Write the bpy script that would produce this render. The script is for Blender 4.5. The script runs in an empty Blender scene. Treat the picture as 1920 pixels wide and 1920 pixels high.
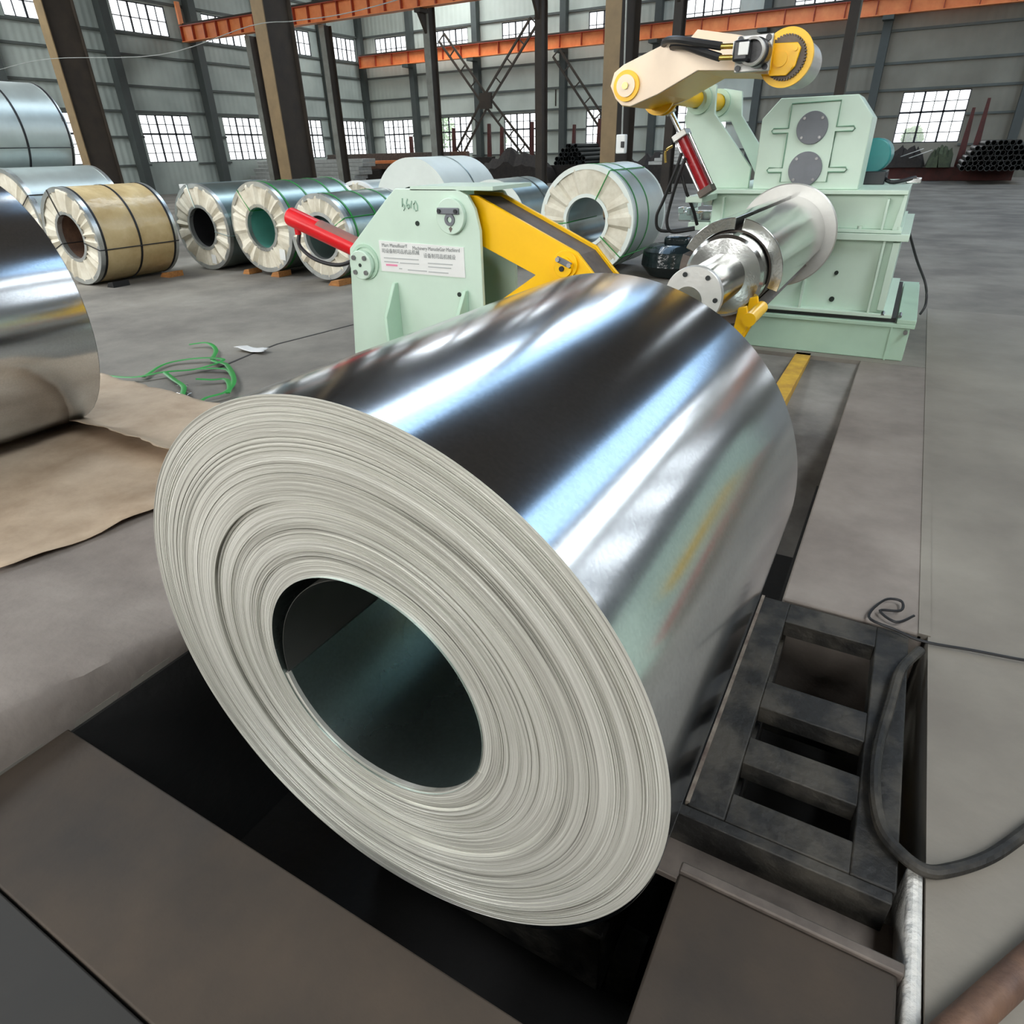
import bpy, bmesh, math, random
from mathutils import Vector, Matrix
random.seed(7)
PI = math.pi
SC = bpy.context.scene
COL = SC.collection

# ------------------------------------------------------------------ camera
F_PX, PITCH, YAW, ROLL, CAM_H = 1212.4, .5097, .5255, -.0262, 1.40
cp, sp, cy, sy = math.cos(PITCH), math.sin(PITCH), math.cos(YAW), math.sin(YAW)
fwd = Vector((-sy*cp, cy*cp, -sp)); rgt = Vector((cy, sy, 0)); up = rgt.cross(fwd)
cr, sr = math.cos(ROLL), math.sin(ROLL)
rgt2 = cr*rgt + sr*up; up2 = -sr*rgt + cr*up
cam_d = bpy.data.cameras.new('camera'); cam = bpy.data.objects.new('camera', cam_d); COL.objects.link(cam)
cam_d.sensor_fit = 'HORIZONTAL'; cam_d.sensor_width = 36; cam_d.lens = 36*F_PX/1920; cam_d.clip_start = .05; cam_d.clip_end = 300
m = Matrix((rgt2, up2, -fwd)).transposed().to_4x4(); m.translation = (0, 0, CAM_H); cam.matrix_world = m
SC.camera = cam

# ------------------------------------------------------------------ world and exposure
SKY_STRENGTH, SKYLIGHT_AND_FILL, BLUE, BACKLIGHT, EXPOSURE = 2.4, 9.6, 2.1, 7.8, 0.17
w = bpy.data.worlds.new('sky'); SC.world = w; w.use_nodes = True
bg = w.node_tree.nodes['Background']; bg.inputs[0].default_value = (.95, .98, 1.0, 1); bg.inputs[1].default_value = SKY_STRENGTH
SC.view_settings.view_transform = 'Standard'; SC.view_settings.look = 'None'
SC.view_settings.exposure = EXPOSURE; SC.view_settings.gamma = 1; SC.view_settings.use_curve_mapping = False
cyc = SC.cycles
cyc.max_bounces = 8; cyc.diffuse_bounces = 4; cyc.glossy_bounces = 5; cyc.transparent_max_bounces = 12; cyc.transmission_bounces = 4
cyc.caustics_reflective = False; cyc.caustics_refractive = False; cyc.use_denoising = True; cyc.sample_clamp_indirect = 6

# ------------------------------------------------------------------ materials
def lin(c):
    return tuple(((v/255)/12.92 if v/255 <= .04045 else (((v/255)+.055)/1.055)**2.4) for v in c)
def nodes(name):
    mt = bpy.data.materials.new(name); mt.use_nodes = True
    nt = mt.node_tree; b = nt.nodes['Principled BSDF']
    return mt, nt, b, nt.nodes.new, nt.links.new
def mat(name, rgb, rough=.5, metal=0., var=.12, scale=3., bump=0., bscale=40., rgb2=None, stretch=None, rvar=.1, detail=6, contrast=None):
    """one surface: colour drifting between two tones, uneven gloss, fine relief"""
    mt, nt, b, N, Lk = nodes(name)
    c = lin(rgb); c2 = lin(rgb2) if rgb2 else tuple(v*(1-var*2) for v in c)
    tc = N('ShaderNodeTexCoord'); mp = N('ShaderNodeMapping'); Lk(tc.outputs['Object'], mp.inputs['Vector'])
    if stretch: mp.inputs['Scale'].default_value = stretch
    no = N('ShaderNodeTexNoise'); no.inputs['Scale'].default_value = scale; no.inputs['Detail'].default_value = detail; no.inputs['Roughness'].default_value = .6
    Lk(mp.outputs[0], no.inputs['Vector'])
    cr_ = N('ShaderNodeValToRGB'); lo, hi = contrast or (.32, .68)
    cr_.color_ramp.elements[0].position = lo; cr_.color_ramp.elements[1].position = hi
    cr_.color_ramp.elements[0].color = (*c2, 1); cr_.color_ramp.elements[1].color = (*c, 1)
    Lk(no.outputs['Fac'], cr_.inputs[0]); Lk(cr_.outputs[0], b.inputs['Base Color'])
    mr = N('ShaderNodeMapRange'); mr.inputs['To Min'].default_value = max(.02, rough-rvar); mr.inputs['To Max'].default_value = min(1, rough+rvar)
    Lk(no.outputs['Fac'], mr.inputs['Value']); Lk(mr.outputs[0], b.inputs['Roughness'])
    b.inputs['Metallic'].default_value = metal
    if bump:
        n2 = N('ShaderNodeTexNoise'); n2.inputs['Scale'].default_value = bscale; n2.inputs['Detail'].default_value = 4
        Lk(mp.outputs[0], n2.inputs['Vector'])
        bu = N('ShaderNodeBump'); bu.inputs['Strength'].default_value = bump; bu.inputs['Distance'].default_value = .02
        Lk(n2.outputs['Fac'], bu.inputs['Height']); Lk(bu.outputs[0], b.inputs['Normal'])
    return mt
M = {}
M['concrete'] = mat('concrete', (142,137,127), .75, 0, scale=.9, bump=.12, bscale=30, rgb2=(88,83,77), rvar=.12, detail=9)
M['concrete_right'] = mat('concrete_right', (144,138,127), .7, 0, scale=1.1, bump=.1, bscale=30, rgb2=(112,105,96), rvar=.1, detail=9)
M['slab'] = mat('slab_concrete', (144,135,127), .8, 0, scale=2.2, bump=.18, bscale=26, rgb2=(112,103,96), detail=9)
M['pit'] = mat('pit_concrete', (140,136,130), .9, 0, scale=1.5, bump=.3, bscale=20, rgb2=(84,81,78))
M['pit_shade'] = mat('shade_black_pit', (34,33,32), .85, 0, scale=2, bump=.3, bscale=20, rgb2=(20,20,20))  # shade deep in the pit, put into the colour as near-black
M['mortar'] = mat('white_mortar', (232,230,224), .9, 0, scale=9, bump=.5, bscale=40, rgb2=(205,203,197))
M['rustplate'] = mat('brown_plate', (68,57,46), .75, 0, scale=2, bump=.08, bscale=30, rgb2=(38,33,28), detail=8)
M['darkplate'] = mat('dark_plate', (42,40,37), .7, 0, scale=3, rgb2=(30,29,27))
M['oldsteel'] = mat('old_dark_steel', (66,62,55), .65, .0, scale=7, bump=.3, bscale=35, rgb2=(24,23,21), detail=9, contrast=(.42,.6))
M['wornsteel'] = mat('worn_steel_edge', (150,140,126), .55, .3, scale=18, rgb2=(98,82,74), bump=.2)
M['green'] = mat('machine_green', (204,226,210), .38, 0, scale=2.5, var=.05, rvar=.06)
M['green_deep'] = mat('machine_green_deep', (180,210,188), .4, 0, scale=3, var=.06, rvar=.06)
M['groove_shade'] = mat('green_groove_shade', (122,160,136), .6, 0, scale=3, var=.06)  # darker green that paints the shadow line of a groove
M['yellow'] = mat('machine_yellow', (255,198,0), .35, 0, scale=3, var=.04, rvar=.05)
M['yellow_glare'] = mat('machine_yellow_glare', (252,230,204), .4, 0, scale=3, var=.05)  # glare on the yellow press arm, put into the colour
M['yellow_old'] = mat('worn_yellow_paint', (214,172,62), .6, 0, scale=9, rgb2=(168,126,50), bump=.1)
M['red'] = mat('cylinder_red', (226,18,30), .32, 0, scale=4, var=.08, rvar=.05)
M['red_dusty'] = mat('dusty_red', (160,96,88), .7, 0, scale=8, rgb2=(120,96,88))
M['red_dark'] = mat('deep_red', (166,26,36), .28, 0, scale=4, var=.08)
M['chrome'] = mat('bright_steel', (236,238,240), .12, 1, scale=5, var=.03, rvar=.05)
M['steel'] = mat('machined_steel', (196,198,196), .15, 1, scale=5, var=.06, rvar=.07, bump=.02, bscale=80)
M['steel_matte'] = mat('dull_steel', (206,206,202), .45, .75, scale=6, var=.08, rvar=.1, bump=.05, bscale=60)
M['greydisc'] = mat('grey_cover_plate', (112,116,122), .5, .2, scale=14, var=.06)
M['black'] = mat('black_rubber', (26,26,28), .5, 0, scale=6, var=.1)
M['blackgloss'] = mat('black_film', (30,40,42), .12, 0, scale=6, var=.2, bump=.5, bscale=6)
M['motorblack'] = mat('black_motor_paint', (42,44,48), .3, .1, scale=6, var=.1)
M['grime_and_shade'] = mat('grime_and_shade_steel', (118,108,100), .6, .3, scale=10, rgb2=(86,78,73))  # real grime, and painted shade on the lower mandrel segments
M['kraft'] = mat('kraft_paper', (200,180,156), .75, 0, scale=2.6, bump=.35, bscale=7, rgb2=(162,140,116), detail=8)
M['kraft_film'] = mat('gold_film', (216,194,148), .22, 0, scale=3, bump=.8, bscale=6, rgb2=(190,164,116), rvar=.08)
M['pleat'] = mat('white_wrap_paper', (226,222,206), .6, 0, scale=6, bump=.25, bscale=14, rgb2=(198,190,170))
M['palewrap'] = mat('pale_plastic_wrap', (222,230,224), .45, 0, scale=4, var=.04, bump=.05)
M['edge'] = mat('galvanised_edge', (214,218,216), .3, .8, scale=8, var=.08)
M['galv'] = mat('galvanised_sheet', (190,200,202), .2, .95, scale=4, var=.06, rvar=.06)
M['galv_dark'] = mat('galvanised_sheet_dark', (156,172,168), .3, .85, scale=4, var=.08, rvar=.06)
M['galv_pale'] = mat('galvanised_sheet_pale', (198,208,204), .38, .6, scale=4, var=.06)
M['teal_bore'] = mat('teal_bore_steel', (110,186,172), .35, .3, scale=4, var=.1)
M['greenstrap'] = mat('green_strap', (38,150,62), .4, 0, scale=6, var=.12)
M['whitefilm'] = mat('white_scrap_film', (232,232,230), .4, 0, scale=9, var=.06)
M['foil'] = mat('silver_scrap', (220,220,220), .2, .9, scale=9, var=.1)
M['wood'] = mat('timber_block', (182,126,66), .7, 0, scale=9, rgb2=(140,92,52), stretch=(1,6,6))
M['rusty'] = mat('rusty_pipe', (124,94,74), .6, .2, scale=9, rgb2=(84,64,56), bump=.25, bscale=40)
M['cladding'] = None
M['girt'] = mat('girt_steel', (98,104,100), .6, .1, scale=3, var=.1)
M['post'] = mat('wall_post_steel', (80,86,84), .6, .1, scale=2, var=.1)
M['column'] = mat('column_brown_steel', (66,57,47), .7, 0, scale=2, rgb2=(50,43,36))
M['column_lit_tan'] = mat('column_lit_tan_flange', (140,118,84), .65, 0, scale=2, rgb2=(118,98,70))  # light on the big columns' front flange, put into the colour
M['column_lit_grey'] = mat('column_lit_grey_flange', (150,152,144), .6, 0, scale=2, rgb2=(120,120,112))  # lit strip of the slim columns, put into the colour
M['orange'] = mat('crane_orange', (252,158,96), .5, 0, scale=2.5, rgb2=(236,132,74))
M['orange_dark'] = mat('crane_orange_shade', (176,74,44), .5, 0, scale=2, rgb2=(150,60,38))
M['winframe'] = mat('window_steel', (58,60,66), .6, .1, scale=6)
M['rackrust'] = mat('rack_rust', (98,48,42), .7, 0, scale=4, rgb2=(70,38,34))
M['darkpipe'] = mat('dark_pipe_steel', (62,66,66), .4, .6, scale=6, rgb2=(40,42,42))
M['junk'] = mat('dark_scrap', (58,52,48), .8, 0, scale=8, rgb2=(36,33,31))
M['tarp'] = mat('green_tarp', (82,92,66), .8, 0, scale=8, rgb2=(60,66,50))
M['palesheet'] = mat('pale_profile', (196,198,194), .4, .5, scale=5)
M['teal'] = mat('teal_motor', (50,140,140), .35, 0, scale=5, var=.1)
M['white'] = mat('white_plastic', (230,232,230), .4, 0, scale=5, var=.03)
M['ink'] = mat('grey_ink', (112,118,118), .8, 0, scale=5, var=.03)
M['fine'] = mat('faint_print', (178,182,182), .8, 0, scale=5, var=.03)
M['inkred'] = mat('pink_ink', (226,140,170), .8, 0, scale=5, var=.03)
M['pencil'] = mat('pencil_mark', (158,188,170), .8, 0, scale=5, var=.03)
M['leaf'] = mat('leaf_green', (120,170,40), .6, 0, scale=3, rgb2=(80,130,30))
M['bark'] = mat('bark', (90,74,58), .9, 0, scale=6)
M['roof'] = mat('roof_sheet', (104,94,86), .7, 0, scale=1, var=.1)
M['brownwall'] = mat('back_wall_sheet', (120,118,112), .7, 0, scale=1, var=.1)
M['wire'] = mat('pale_wire', (160,164,160), .5, 0, scale=5)
M['brass'] = mat('brass', (226,196,110), .25, .9, scale=5)
M['bolt'] = mat('bolt_steel', (150,150,150), .35, .9, scale=5)
M['hole'] = mat('dark_hole', (36,48,42), .8, 0, scale=5)

def cladding(name, ax, rgb, rgb2):
    mt, nt, b, N, Lk = nodes(name)
    tc = N('ShaderNodeTexCoord'); no = N('ShaderNodeTexNoise'); no.inputs['Scale'].default_value = .5; no.inputs['Detail'].default_value = 6
    Lk(tc.outputs['Object'], no.inputs['Vector'])
    r = N('ShaderNodeValToRGB'); r.color_ramp.elements[0].position = .3; r.color_ramp.elements[1].position = .7
    r.color_ramp.elements[0].color = (*lin(rgb2), 1); r.color_ramp.elements[1].color = (*lin(rgb), 1)
    Lk(no.outputs['Fac'], r.inputs[0]); Lk(r.outputs[0], b.inputs['Base Color'])
    wv = N('ShaderNodeTexWave'); wv.bands_direction = ax; wv.inputs['Scale'].default_value = 1.1; Lk(tc.outputs['Object'], wv.inputs['Vector'])
    bu = N('ShaderNodeBump'); bu.inputs['Strength'].default_value = .3; bu.inputs['Distance'].default_value = .04
    Lk(wv.outputs['Fac'], bu.inputs['Height']); Lk(bu.outputs[0], b.inputs['Normal']); b.inputs['Roughness'].default_value = .5
    return mt
M['clad_far'] = cladding('cladding_far', 'X', (214,222,212), (186,194,184))
M['clad_brown'] = cladding('cladding_brown', 'X', (150,147,134), (122,118,106))
M['clad_left'] = cladding('cladding_left', 'Y', (196,206,198), (160,170,164))
def glass():
    mt, nt, b, N, Lk = nodes('dusty_glass'); nt.nodes.remove(b)
    o = nt.nodes['Material Output']; t = N('ShaderNodeBsdfTransparent'); d = N('ShaderNodeBsdfTranslucent'); g = N('ShaderNodeBsdfGlossy')
    d.inputs[0].default_value = (.9, .93, .95, 1); g.inputs['Roughness'].default_value = .1
    a = N('ShaderNodeMixShader'); a.inputs[0].default_value = .12; Lk(t.outputs[0], a.inputs[1]); Lk(d.outputs[0], a.inputs[2])
    e = N('ShaderNodeMixShader'); e.inputs[0].default_value = .04; Lk(a.outputs[0], e.inputs[1]); Lk(g.outputs[0], e.inputs[2])
    Lk(e.outputs[0], o.inputs[0]); return mt
M['glass'] = glass()
def skylight_mat(name, col, power):
    mt, nt, b, N, Lk = nodes(name); nt.nodes.remove(b)
    e = N('ShaderNodeEmission'); e.inputs[0].default_value = (*col, 1); e.inputs[1].default_value = power
    Lk(e.outputs[0], nt.nodes['Material Output'].inputs[0]); return mt
M['skylight_and_fill'] = skylight_mat('roof_panel_and_fill', (.92, .97, 1), SKYLIGHT_AND_FILL)
M['blue'] = skylight_mat('blue_roof_panel', (.46, .70, 1), BLUE)
M['backlight'] = skylight_mat('frosted_back_window', (1, .99, .96), BACKLIGHT)

COIL_R, COIL_RI, COIL_L = .600, .2576, 1.1946
def coil_face_mat():
    """cut strip edges: rings of lighter and darker laps around the coil axis"""
    mt, nt, b, N, Lk = nodes('strip_edges')
    tc = N('ShaderNodeTexCoord'); sx = N('ShaderNodeSeparateXYZ'); Lk(tc.outputs['Object'], sx.inputs[0])
    zz = N('ShaderNodeMath'); zz.operation = 'SUBTRACT'; zz.inputs[1].default_value = COIL_R; Lk(sx.outputs['Z'], zz.inputs[0])
    cv = N('ShaderNodeCombineXYZ'); Lk(sx.outputs['X'], cv.inputs[0]); Lk(zz.outputs[0], cv.inputs[1])
    ln = N('ShaderNodeVectorMath'); ln.operation = 'LENGTH'; Lk(cv.outputs[0], ln.inputs[0])
    at = N('ShaderNodeMath'); at.operation = 'ARCTAN2'; Lk(sx.outputs['X'], at.inputs[0]); Lk(zz.outputs[0], at.inputs[1])
    def ringnoise(rs, as_, det):
        a = N('ShaderNodeMath'); a.operation = 'MULTIPLY'; a.inputs[1].default_value = rs; Lk(ln.outputs['Value'], a.inputs[0])
        c = N('ShaderNodeVectorMath'); c.operation = 'NORMALIZE'; Lk(cv.outputs[0], c.inputs[0])
        d = N('ShaderNodeVectorMath'); d.operation = 'SCALE'; d.inputs['Scale'].default_value = as_; Lk(c.outputs[0], d.inputs[0])
        s = N('ShaderNodeSeparateXYZ'); Lk(d.outputs[0], s.inputs[0])
        e = N('ShaderNodeCombineXYZ'); Lk(a.outputs[0], e.inputs[0]); Lk(s.outputs['X'], e.inputs[1]); Lk(s.outputs['Y'], e.inputs[2])
        n = N('ShaderNodeTexNoise'); n.inputs['Scale'].default_value = 1; n.inputs['Detail'].default_value = det; n.inputs['Roughness'].default_value = .55
        Lk(e.outputs[0], n.inputs['Vector']); return n
    n1 = ringnoise(320, .9, 4); n2 = ringnoise(46, .5, 4); n3 = ringnoise(300, 40, 2)
    ad = N('ShaderNodeMath'); ad.operation = 'MULTIPLY_ADD'; ad.inputs[1].default_value = .36; Lk(n2.outputs['Fac'], ad.inputs[0])
    m1 = N('ShaderNodeMath'); m1.operation = 'MULTIPLY'; m1.inputs[1].default_value = .64; Lk(n1.outputs['Fac'], m1.inputs[0]); Lk(m1.outputs[0], ad.inputs[2])
    r = N('ShaderNodeValToRGB'); r.color_ramp.elements[0].position = .34; r.color_ramp.elements[1].position = .62
    r.color_ramp.elements[0].color = (*lin((140,139,130)), 1); r.color_ramp.elements[1].color = (*lin((236,236,228)), 1)
    k = r.color_ramp.elements.new(.44); k.color = (*lin((200,199,190)), 1)
    Lk(ad.outputs[0], r.inputs[0])
    Lk(r.outputs[0], b.inputs['Base Color']); b.inputs['Metallic'].default_value = .55; b.inputs['Roughness'].default_value = .42
    b.inputs['Anisotropic'].default_value = .6
    tg = N('ShaderNodeTangent'); tg.direction_type = 'RADIAL'; tg.axis = 'Y'; Lk(tg.outputs[0], b.inputs['Tangent'])
    bu = N('ShaderNodeBump'); bu.inputs['Strength'].default_value = .28; bu.inputs['Distance'].default_value = .003
    s2 = N('ShaderNodeMath'); s2.operation = 'ADD'; Lk(n1.outputs['Fac'], s2.inputs[0]); Lk(n3.outputs['Fac'], s2.inputs[1])
    Lk(s2.outputs[0], bu.inputs['Height']); Lk(bu.outputs[0], b.inputs['Normal'])
    return mt
M['coilface'] = coil_face_mat()
def spangle(name, rgb, rough):
    mt, nt, b, N, Lk = nodes(name)
    tc = N('ShaderNodeTexCoord'); vo = N('ShaderNodeTexVoronoi'); vo.inputs['Scale'].default_value = 160; Lk(tc.outputs['Object'], vo.inputs['Vector'])
    no = N('ShaderNodeTexNoise'); no.inputs['Scale'].default_value = 3; no.inputs['Detail'].default_value = 8; Lk(tc.outputs['Object'], no.inputs['Vector'])
    sx = N('ShaderNodeSeparateColor'); Lk(vo.outputs['Color'], sx.inputs[0])
    r = N('ShaderNodeValToRGB'); c = lin(rgb)
    r.color_ramp.elements[0].color = (*[v*.90 for v in c], 1); r.color_ramp.elements[1].color = (*c, 1); Lk(sx.outputs[0], r.inputs[0])
    Lk(r.outputs[0], b.inputs['Base Color']); b.inputs['Metallic'].default_value = 1
    ad = N('ShaderNodeMath'); ad.operation = 'MULTIPLY_ADD'; ad.inputs[1].default_value = .12; ad.inputs[2].default_value = rough-.06; Lk(no.outputs['Fac'], ad.inputs[0])
    Lk(ad.outputs[0], b.inputs['Roughness'])
    bu = N('ShaderNodeBump'); bu.inputs['Strength'].default_value = .02; bu.inputs['Distance'].default_value = .002
    Lk(sx.outputs[1], bu.inputs['Height']); Lk(bu.outputs[0], b.inputs['Normal'])
    return mt
M['coilskin'] = spangle('spangled_zinc', (206,212,218), .15)
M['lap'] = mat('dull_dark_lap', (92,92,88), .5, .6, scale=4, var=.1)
M['bore'] = spangle('spangled_zinc_bore', (186,202,200), .28)

# ------------------------------------------------------------------ building helpers
W = {}                                                              # world origin of every parent
class MB:
    def __init__(s): s.bm = bmesh.new()
    def quad(s, *p):
        s.bm.faces.new([s.bm.verts.new(v) for v in p])
    def box(s, x0, y0, z0, x1, y1, z1):
        v = [s.bm.verts.new(c) for c in ((x0,y0,z0),(x1,y0,z0),(x1,y1,z0),(x0,y1,z0),(x0,y0,z1),(x1,y0,z1),(x1,y1,z1),(x0,y1,z1))]
        for f in ((3,2,1,0),(4,5,6,7),(0,1,5,4),(1,2,6,5),(2,3,7,6),(3,0,4,7)): s.bm.faces.new([v[i] for i in f])
        return s
    def prism(s, pts, off):
        o = Vector(off); a = [s.bm.verts.new(p) for p in pts]; b = [s.bm.verts.new(Vector(p)+o) for p in pts]; n = len(pts)
        s.bm.faces.new(a[::-1]); s.bm.faces.new(b)
        for i in range(n): s.bm.faces.new((a[i], a[(i+1) % n], b[(i+1) % n], b[i]))
        return s
    def xz(s, pts, y0, y1):                                          # plate: outline in x,z, from y0 to y1
        return s.prism([(x, y0, z) for x, z in pts], (0, y1-y0, 0))
    def frame(s, p, q):
        d = (Vector(q)-Vector(p)).normalized(); a = Vector((0,0,1)) if abs(d.z) < .9 else Vector((1,0,0))
        u = d.cross(a).normalized(); return d, u, d.cross(u).normalized()
    def bar(s, p, q, w_, h_):
        d, u, v = s.frame(p, q); p = Vector(p); q = Vector(q)
        return s.prism([p+u*(w_/2*a)+v*(h_/2*b) for a, b in ((-1,-1),(1,-1),(1,1),(-1,1))], q-p)
    def cyl(s, p, q, r0, r1=None, n=20):
        r1 = r0 if r1 is None else r1; d, u, v = s.frame(p, q); p = Vector(p); q = Vector(q)
        A = [s.bm.verts.new(p+(u*math.cos(2*PI*i/n)+v*math.sin(2*PI*i/n))*r0) for i in range(n)]
        B = [s.bm.verts.new(q+(u*math.cos(2*PI*i/n)+v*math.sin(2*PI*i/n))*r1) for i in range(n)]
        s.bm.faces.new(A[::-1]); s.bm.faces.new(B)
        for i in range(n): s.bm.faces.new((A[i], A[(i+1) % n], B[(i+1) % n], B[i]))
        return s
    def tube(s, path, r, n=8, flat=None):
        path = [Vector(p) for p in path]; rings = []
        for i, p in enumerate(path):
            a = path[max(0, i-1)]; b = path[min(len(path)-1, i+1)]; d, u, v = s.frame(a, b)
            rr = flat or (r, r)
            rings.append([s.bm.verts.new(p+u*math.cos(2*PI*k/n)*rr[0]+v*math.sin(2*PI*k/n)*rr[1]) for k in range(n)])
        for A, B in zip(rings, rings[1:]):
            for k in range(n): s.bm.faces.new((A[k], A[(k+1) % n], B[(k+1) % n], B[k]))
        s.bm.faces.new(rings[0][::-1]); s.bm.faces.new(rings[-1]); return s
    def lathe(s, cx, cz, prof, n=64, a0=0, a1=360, closed=False, wob=None):
        """profile of (radius, y) turned about the y axis; angle from +z towards +x"""
        full = abs(a1-a0) >= 359.9; cnt = n if full else n+1; rows = []
        for i in range(cnt):
            a = math.radians(a0+(a1-a0)*i/n)
            rows.append([s.bm.verts.new((cx+math.sin(a)*r, y+(wob(a, r) if wob else 0), cz+math.cos(a)*r)) for r, y in prof])
        k = len(prof)
        for i in range(n):
            A, B = rows[i], rows[(i+1) % cnt]
            for j in range(k if closed else k-1): s.bm.faces.new((A[j], A[(j+1) % k], B[(j+1) % k], B[j]))
        if closed and not full:
            s.bm.faces.new(rows[0]); s.bm.faces.new(rows[-1][::-1])
        return s
    def build(s, name, material, parent=None, bevel=0, smooth=35, kind=None, label=None, flat=False):
        bmesh.ops.recalc_face_normals(s.bm, faces=s.bm.faces)
        org = W[parent] if parent else Vector((0, 0, 0))
        if org.length: bmesh.ops.translate(s.bm, verts=s.bm.verts, vec=-org)
        me = bpy.data.meshes.new(name); s.bm.to_mesh(me); s.bm.free()
        if not flat:
            for p in me.polygons: p.use_smooth = True
            me.set_sharp_from_angle(angle=math.radians(smooth))
        me.materials.append(material)
        o = bpy.data.objects.new(name, me); COL.objects.link(o)
        if parent: o.parent = parent
        W[o] = org
        if bevel:
            b = o.modifiers.new('bevel', 'BEVEL'); b.width = bevel; b.segments = 2; b.limit_method = 'ANGLE'; b.angle_limit = math.radians(40)
        if kind: o['kind'] = kind
        if label: o['label'] = label
        return o
def thing(name, label, cat, loc, group=None):
    o = bpy.data.objects.new(name, None); COL.objects.link(o); o.location = loc; W[o] = Vector(loc)
    o.empty_display_size = .1; o['label'] = label; o['category'] = cat
    if group: o['group'] = group
    return o
def single(o, label, cat, group=None):
    o['label'] = label; o['category'] = cat
    if group: o['group'] = group
    return o
def struct(mb, name, material, parent=None, **k):
    return mb.build(name, material, parent, kind='structure', **k)
def circle(cx, cz, r, n=24, a0=0, a1=360):
    return [(cx+r*math.sin(math.radians(a0+(a1-a0)*i/n)), cz+r*math.cos(math.radians(a0+(a1-a0)*i/n))) for i in range(n + (0 if abs(a1-a0) >= 359.9 else 1))]
def smooth_path(pts, n=6):
    P = [Vector(p) for p in pts]; out = []
    for i in range(len(P)-1):
        a, b, c, d = P[max(0, i-1)], P[i], P[i+1], P[min(len(P)-1, i+2)]
        for k in range(n):
            t = k/n; out.append(.5*((2*b)+(c-a)*t+(2*a-5*b+4*c-d)*t*t+(3*b-a-3*c+d)*t**3))
    return out+[P[-1]]

# ------------------------------------------------------------------ floor and pit
TL, TR, TF, TB = -1.77, -.10, .50, 5.30                               # coil car pit
fl = MB()
fl.box(-33, -9, -1.0, TL, 38, 0)                                      # left of the pit
fl.box(TL, TB, -1.0, .345, 38, 0)                                     # beyond the pit
fl.box(.345, 7.4, -1.0, 14, 38, 0)
struct(fl, 'floor', M['concrete'])
f2 = MB(); f2.box(.345, -9, -1.0, 14, 7.4, 0); f2.box(TL, -9, -1.0, .345, -.62, 0)
struct(f2, 'floor', M['concrete_right'])
f3 = MB(); f3.box(TR, 2.06, -1.0, .335, TB, 0); struct(f3, 'floor', M['slab'], bevel=.008)
def ah(y): return max(.03, .145-.085*(max(0, y-.2)/.7)**1.6)        # apron height, sinking away from the camera
f4 = MB(); rr = random.Random(12); rows = []; ny = 70
for k in range(ny+1):
    y = -1.5+3.0*k/ny; h = ah(y); j_ = lambda q: rr.uniform(-q, q)
    rows.append([f4.bm.verts.new(p) for p in ((TL, y, -.02), (TL+j_(.004), y, h*.12), (TL-.012+j_(.006), y, h*.6+j_(.004)), (TL-.035+j_(.012), y, h*.93), (TL-.07+j_(.012), y, h), (-2.2, y, h), (-3.2, y, .004), (-3.2, y, -.02))])
for A, B in zip(rows, rows[1:]):
    for q in range(7): f4.bm.faces.new((A[q], A[q+1], B[q+1], B[q]))
f4.bm.faces.new(rows[0]); f4.bm.faces.new(rows[-1][::-1])
struct(f4, 'floor', M['slab'], smooth=50)
pf = MB()
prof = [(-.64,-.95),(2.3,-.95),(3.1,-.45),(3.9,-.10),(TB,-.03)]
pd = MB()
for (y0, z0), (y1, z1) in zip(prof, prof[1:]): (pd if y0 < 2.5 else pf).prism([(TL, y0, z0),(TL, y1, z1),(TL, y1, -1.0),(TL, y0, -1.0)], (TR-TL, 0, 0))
pd.box(TR, -.62, -1.0, .345, 2.06, -.5); pd.box(TL, -.6, -.95, TL+.01, 2.6, -.02); pd.box(TR-.012, 2.07, -.95, TR-.001, 3.1, -.03)  # dark liners paint the pit walls' shade
struct(pd, 'floor', M['pit_shade'])
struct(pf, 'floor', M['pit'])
struct(MB().box(.31, -.6, -.145, .343, 1.18, -.002), 'trim_1', M['mortar'], bevel=.012)
struct(MB().box(.318, 2.06, -.02, .352, 7.4, .004), 'trim_2', M['concrete_right'])

# cover plates round the pit
o = MB().box(TL+.005, .165, -.06, -.13, .50, -.003).build('floor_plate', M['rustplate'], bevel=.004)
single(o, 'wide brown floor plate along the near edge of the black pit', 'floor plate')
o = MB().box(TL+.005, -.61, -.08, -.13, .16, -.012).build('floor_plate', M['darkplate'], bevel=.004)
single(o, 'dark floor plate in the bottom left corner of the picture', 'floor plate')
t = thing('floor_plate', 'square brown floor plate right of the pit below the dark steel frame', 'floor plate', (.09, .16, -.06))
MB().box(-.128, -.61, -.06, .30, .915, -.003).build('plate', M['rustplate'], t, bevel=.006)
MB().box(-.128, .915, -.07, .31, .940, .006).build('edge_strip', M['grime_and_shade'], t, bevel=.004)

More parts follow.
